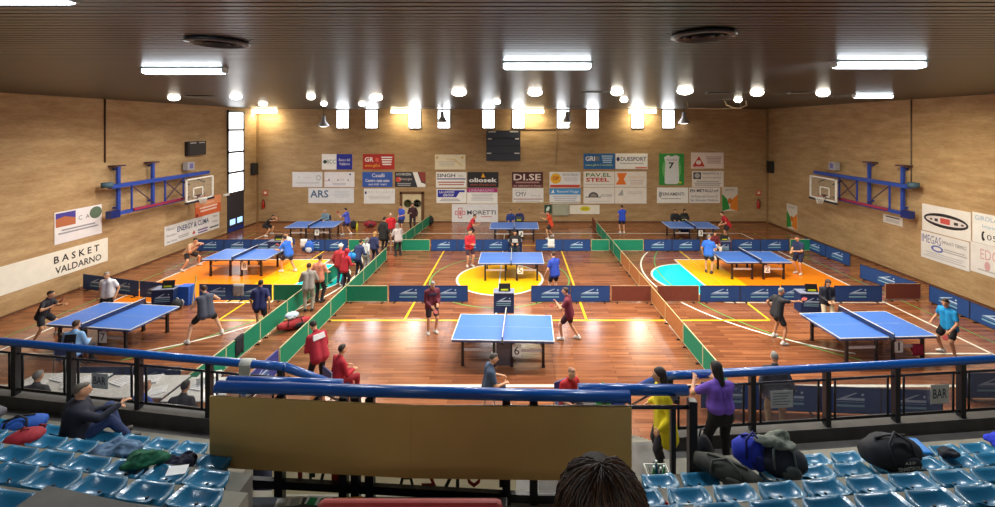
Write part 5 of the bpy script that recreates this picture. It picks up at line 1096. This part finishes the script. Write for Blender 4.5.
# ---- stadium seats
SEATM = M((36,110,148), .3, coat=.3, var=.05, scale=4)
def seat_mesh():
    m = MB(); n = 10; vs = []; fs = []; w, d = .415, .27
    def prof(u, v):   # dished shell with a raised back lip (back = towards the camera, v = 0)
        x = (u-.5)*w; y = (v-.5)*d; tp = 1-.16*v*v
        k = (abs(u-.5)*2)**3; zz = -.075*(1-k)*(math.sin(math.pi*min(1, v*1.0+.02)))**.7
        back = max(0, (.28-v)/.28); zz += .035*back**1.4
        front = max(0, (v-.88)/.12); zz -= .05*front**1.5
        q = .09; cx = max(0, abs(u-.5)*w-(w/2-q)); cy = max(0, abs(v-.5)*d-(d/2-q))
        if cx > 0 and cy > 0:
            r = math.hypot(cx, cy)
            if r > q: x -= math.copysign(cx*(1-q/r), x); y -= math.copysign(cy*(1-q/r), y)
        return V((x*tp, y, zz))
    for i in range(n+1):
        for j in range(n+1): vs.append(prof(i/n, j/n))
    for i in range(n):
        for j in range(n): a = i*(n+1)+j; fs.append((a, a+n+1, a+n+2, a+1))
    m.faces(vs, fs, SEATM, True)
    rim = [vs[i*(n+1)] for i in range(n+1)]+[vs[n*(n+1)+j] for j in range(1, n+1)]+[vs[i*(n+1)+n] for i in range(n-1, -1, -1)]+[vs[j] for j in range(n-1, 0, -1)]
    low = [V((p.x*.93, p.y*.93, p.z-.09)) for p in rim]; L = len(rim)
    m.faces(rim+low, [(i, L+i, L+(i+1) % L, (i+1) % L) for i in range(L)], SEATM, True)
    bmesh.ops.remove_doubles(m.bm, verts=m.bm.verts, dist=.0005); bmesh.ops.recalc_face_normals(m.bm, faces=m.bm.faces)
    return m
def make_seat():
    t = thing('stadium_seat', 'x', 'seat', (0,0,0))
    o = seat_mesh().build('seat_shell', t)
    MB().lathe([(.014, -.073), (.014, -.069), (0, -.069)], BLACK, 8).build('drain_hole', t)
    MB().b2(-.12, .12, -.09, .09, -.30, -.08, M((52,58,64), .6)).build('pedestal', t)
    return t
spro2 = None; SEATS = []
def seats(i, xs, side):
    global spro2
    b, z = ROWS[i]
    for k, x in enumerate(xs):
        lb = 'blue plastic seat, %s row from the railing, %s seat %s of the middle bay' % (ORD[i], ORD[k], side)
        y = b+g(x)-.06; a = math.atan((.15 if x < 0 else .09)*x/math.sqrt(x*x+4)) if abs(x) > .5 else 0
        if spro2 is None: spro2 = make_seat(); s_ = spro2; s_.location = (x, y, z); s_.rotation_euler = (0, 0, a); s_['label'] = lb; s_['group'] = 'stadium seats'
        else: s_ = dup(spro2, (x, y, z), a, lb, 'stadium seats')
        SEATS.append((i, x, y, z))
left = [(-4.5, 10), (-3.62, 9), (-3.12, 8), (-2.68, 7), (-2.26, 6)]; right = [(3.98, 12), (1.62, 11), (1.2, 10), (1.18, 8), (1.2, 7)]
for i, (x, n) in enumerate(left): seats(i, [x-.465*k for k in range(n)], 'left')
for i, (x, n) in enumerate(right): seats(i, [3.98, 4.46, 4.94, 5.42, 5.92, 6.4, 6.88, 7.36, 7.84] if i == 0 else [x+.462*k for k in range(n)], 'right')
def on_seat(i, x): b, z = ROWS[i]; return (x, b+g(x)-.06, z)
# ---- spectators in the stand
x, y, z = on_seat(0, -6.36)
seated('spectator in dark navy jacket and jeans seated among the left stand seats', x+.02, y-.04, z=1.60, a=-46, h=1.70, seat=.28, lean=3, head=(0, -6), fl_=(-.1, .46), fr_=(.16, .54), feetz=(.10, .12), hl=(-.12, .40, .56), hr=(.2, .46, .72), shirt=(22,26,44), sleeve='long', low=(40,56,100), legs='long', hair=(96,88,80), style='crop', shoes=(60,56,50), build=1.55)
person('spectator with bushy dark brown hair in front of the camera, seen from behind', .215, 1.0, 0, z=4.325, h=1.72, ph=.50, sit=True, lean=6, fl_=(-.14, .46), fr_=(.14, .46), hl=(-.16, .3, .6), hr=(.16, .3, .6), shirt=(60,40,36), sleeve='long', low=(40,40,46), legs='long', hair=(44,28,20), style='bushy', face=True)
# loose strands over the foreground hair
rs = random.Random(5); m = MB(); HS = [M((52,32,22), .5, var=.3, scale=30), M((74,48,32), .5, var=.3, scale=30), M((34,22,16), .5, var=.3, scale=30)]
hx = V((0, .083, 1.14))
for i in range(760):
    w = rs.uniform(0, 2*math.pi); v = 1.57-1.0*rs.random()**1.6; q = .111+rs.uniform(-.004, .008); pts = []
    L_ = rs.uniform(.7, 2.3)
    for j in range(8):
        a = v-L_*j/7
        rr = q*math.cos(max(a, 0))+.004*math.sin(j*1.9+i)+(.010*(-a) if a < 0 else 0); zz = q*1.17*math.sin(a) if a > 0 else a*.16
        pts.append(hx+V((rr*math.cos(w+.05*j*math.sin(i)), -.03+rr*1.05*math.sin(w+.05*j*math.sin(i)), zz)))
    if math.sin(w) > .75: continue
    m.tube(pts, [.0022]*7+[.0008], HS[i % 3], 4)
m.build('hair_strands', PEOPLE[-1][0])
# ---- things left on the seats
x, y, z = on_seat(0, -7.3); bag('sports_bag', x, y-.05, z-.10, (.56, .34, .26), (24,80,170), 'blue and black bag on the seats left of the navy spectator', (26,26,32), R(30))
x, y, z = on_seat(0, -8.15); bag('sports_bag', x, y, z-.06, (.6, .36, .24), (86,84,92), 'grey striped bag on the seats at the left picture edge', (206,206,210), R(15))
x, y, z = on_seat(1, -6.3); bag('backpack', x, y, z-.07, (.40, .32, .16), (150,22,40), 'red bag on a seat behind the blue and black bag', (110,14,30), R(20), 'bag', 'sack')
def heap(name, x, y, z, rx, ry, rz, c, label, cat, seed=1):
    random.seed(seed); m = MB(); m.el((0, 0, rz*.35), (rx, ry, rz), M(c, .9, var=.35, bump=.5, scale=16), None, 44, 22)
    ph = [random.uniform(0, 6) for _ in range(6)]
    for v in m.bm.verts:
        a = math.atan2(v.co.y, v.co.x); q = 1+.16*math.sin(3*a+ph[0])+.10*math.sin(5*a+ph[1]); v.co.x *= q; v.co.y *= q
        nn = noise.noise(v.co*11+V((seed*3.1, 0, 0)))+.5*noise.noise(v.co*26+V((0, seed*2.3, 0)))
        v.co.z = max(-.05, v.co.z*(1+.3*math.sin(v.co.x*22+ph[2])*math.cos(v.co.y*20+ph[3]))+.030*nn); v.co.x += .02*nn; v.co.y -= .02*nn
    return tag(m.build(name, None, (x, y, z)), label, cat)
x, y, z = on_seat(1, -4.95); heap('denim_jacket', x, y, z-.01, .30, .16, .06, (84,112,142), 'pale denim jacket lying over the seats beside the navy spectator', 'jacket', 3)
x, y, z = on_seat(2, -3.75); heap('jacket', x-.2, y+.12, z-.0, .22, .13, .05, (14,86,60), 'green jacket lying across the left seats', 'jacket', 4)
x, y, z = on_seat(1, -4.05); heap('jacket', x+.12, y-.14, z+.0, .18, .13, .09, (26,28,56), 'dark navy jacket lying beside the green one', 'jacket', 5)
x, y, z = on_seat(3, -5.2); heap('cap', -6.25, 4.66, 2.92, .08, .06, .03, (206,220,40), 'small yellow green cloth on a left seat', 'cloth', 8)
m = MB().box((0, 0, 0), (.17, .11, .006), PAPER, Euler((.1, .15, .4)).to_matrix()); x, y, z = on_seat(2, -3.3); tag(m.build('paper_sheet', None, (x-.16, y+.02, z+.03)), 'crumpled white paper beside the green jacket', 'paper')
bag('backpack', 2.42, 5.45, 1.7, (.34, .28, .74), (26,26,30), 'black backpack leaning at the right end of the pipe rail', (40,40,44), R(20), 'bag', 'sack')
x, y, z = on_seat(1, 2.42); bag('duffel_bag', x-.02, y-.02, z-.03, (.70, .30, .22), (44,46,40), 'dark olive duffel bag lying over the right seats', (70,72,66), R(-34))
x, y, z = on_seat(1, 2.78); bag('sports_bag', x, y+.14, z-.03, (.40, .30, .36), (30,50,180), 'royal blue sports bag beside the olive duffel', (20,30,110), R(-15))
x, y, z = on_seat(1, 3.05); bag('sports_bag', x, y+.02, z-.03, (.52, .36, .34), (32,38,52), 'dark bag with a grey coat on top, right of the royal blue bag', (90,96,96), R(-12))
heap('coat', x-.02, y+.04, z+.32, .20, .13, .06, (108,114,104), 'grey green coat heaped on the dark bag', 'coat', 6)
x, y, z = on_seat(1, 4.42); t = bag('sports_bag', x, y+.02, z-.03, (.66, .40, .36), (18,22,32), 'large black team bag with two lines of white lettering', (30,34,44), R(6))
q = MB(); q.text('A.S.D.', -.07, .20, .14, .03, WHITE, 0); q.text('TENNISTAVOLO', -.16, .13, .32, .042, WHITE, 0, .01); q.text('VALDARNO', -.13, .075, .26, .035, WHITE, 0)
for v in q.bm.verts: v.co = V((v.co.x+.02, -.225, v.co.y))
q.build('lettering', t)
x, y, z = on_seat(0, 5.42); t = thing('carry_case', 'flat bright blue case behind the black team bag', 'case', (x, y+.0, z-.0), R(-6)); MB().b2(-.15, .15, -.14, .14, 0, .10, M((24,120,200), .4)).build('body', t, bevel=.02); MB().b2(-.05, .05, -.155, -.14, .03, .07, DARK).build('latch', t)
x, y, z = on_seat(0, 6.86); heap('jacket', x, y+.02, z-.0, .28, .15, .07, (30,50,190), 'bright blue jacket on the far right seats', 'jacket', 7)
x, y, z = on_seat(1, 6.2); heap('scarf', x+.0, y+.1, z+.0, .20, .10, .05, (26,40,110), 'dark blue scarf on the right seats', 'scarf', 9)
x, y, z = on_seat(1, 5.25); heap('gloves', x, y+.1, z+.0, .10, .08, .04, (24,28,40), 'dark gloves on the right seats', 'gloves', 10)
x, y, z = on_seat(2, 1.2); heap('cloth', x+.22, y+.24, z-.28, .1, .06, .05, (160,24,30), 'red cloth on the step between the right seats', 'cloth', 11)
bag('backpack', -3.42, 5.62, 1.1, (.34, .28, .95), (30,36,60), 'dark blue backpack standing behind the left end of the boards', (60,80,130), 0, 'bag', 'sack')
# white lattice basket with bottles
BW = M((206,206,196), .5)
t = thing('laundry_basket', 'white lattice basket full of green bottles at the right end of the boards', 'basket', (1.78, 5.28, 1.74))
m = MB(); hb = .36
def bsk(u, h_): s = 1+.14*h_/hb; return V((u[0]*.12*s, u[1]*.10*s, h_))
for s in (-1, 1):
    for k in range(-6, 7):
        for d in (-1, 1):
            pts = []
            for q in range(9):
                uu = k/3+d*q/8*1.0
                if abs(uu) <= 1: pts.append((uu, q/8*hb))
            if len(pts) > 1:
                m.tube([bsk((u, s), h_) for u, h_ in pts], .005, BW, 4); m.tube([bsk((s, u), h_) for u, h_ in pts], .005, BW, 4)
m.build('lattice_wall', t)
rm = MB()
for h_, r_ in ((hb, .011), (.01, .011)):
    c4 = [bsk(u, h_) for u in ((-1, -1), (1, -1), (1, 1), (-1, 1), (-1, -1))]; rm.tube(c4, r_, BW, 6)
rm.b2(-.12, .12, -.1, .1, 0, .01, BW); rm.build('rim', t)
for i, (bx_, by_, c, n) in enumerate(((-.06, -.04, (24,120,70), 'left'), (.0, .05, (30,80,120), 'back'), (.07, -.03, (40,150,90), 'right'), (.02, -.06, (30,60,90), 'front'))):
    b_ = thing('bottle', 'coloured plastic bottle in the lattice basket, '+n+' one', 'bottle', (1.78+bx_, 5.28+by_, 1.752), 0, 'bottles in the basket')
    MB().lathe([(.034, 0), (.036, .02), (.036, .30), (.014, .38), (.014, .42)], M(c, .2), 10).build('body', b_); MB().lathe([(.016, .42), (.016, .445), (0, .445)], M((200,220,210), .4), 8).build('screw_cap', b_)
# ================================================================== bake, light, camera
bake()
w = bpy.data.worlds.new('room_air'); bpy.context.scene.world = w; w.use_nodes = True
w.node_tree.nodes['Background'].inputs['Color'].default_value = (.5, .55, .62, 1); w.node_tree.nodes['Background'].inputs['Strength'].default_value = .15
cam = bpy.data.cameras.new('camera'); co = bpy.data.objects.new('camera', cam); COL.objects.link(co)
cam.sensor_width = 36; cam.sensor_fit = 'HORIZONTAL'; cam.lens = 36*FP/995
cam.shift_x = -(PX-497.5)/995; cam.shift_y = -(253.5-PY)/995
cam.clip_start = .05; cam.clip_end = 200
co.location = (0, 0, CH); co.rotation_euler = (R(90), 0, 0)
sc = bpy.context.scene; sc.camera = co
sc.view_settings.view_transform = 'Standard'; sc.view_settings.look = 'None'; sc.view_settings.gamma = 1; sc.view_settings.use_curve_mapping = False
sc.view_settings.exposure = 0.0
sc.cycles.use_denoising = True; sc.cycles.max_bounces = 8; sc.cycles.transparent_max_bounces = 12; sc.cycles.sample_clamp_indirect = 6
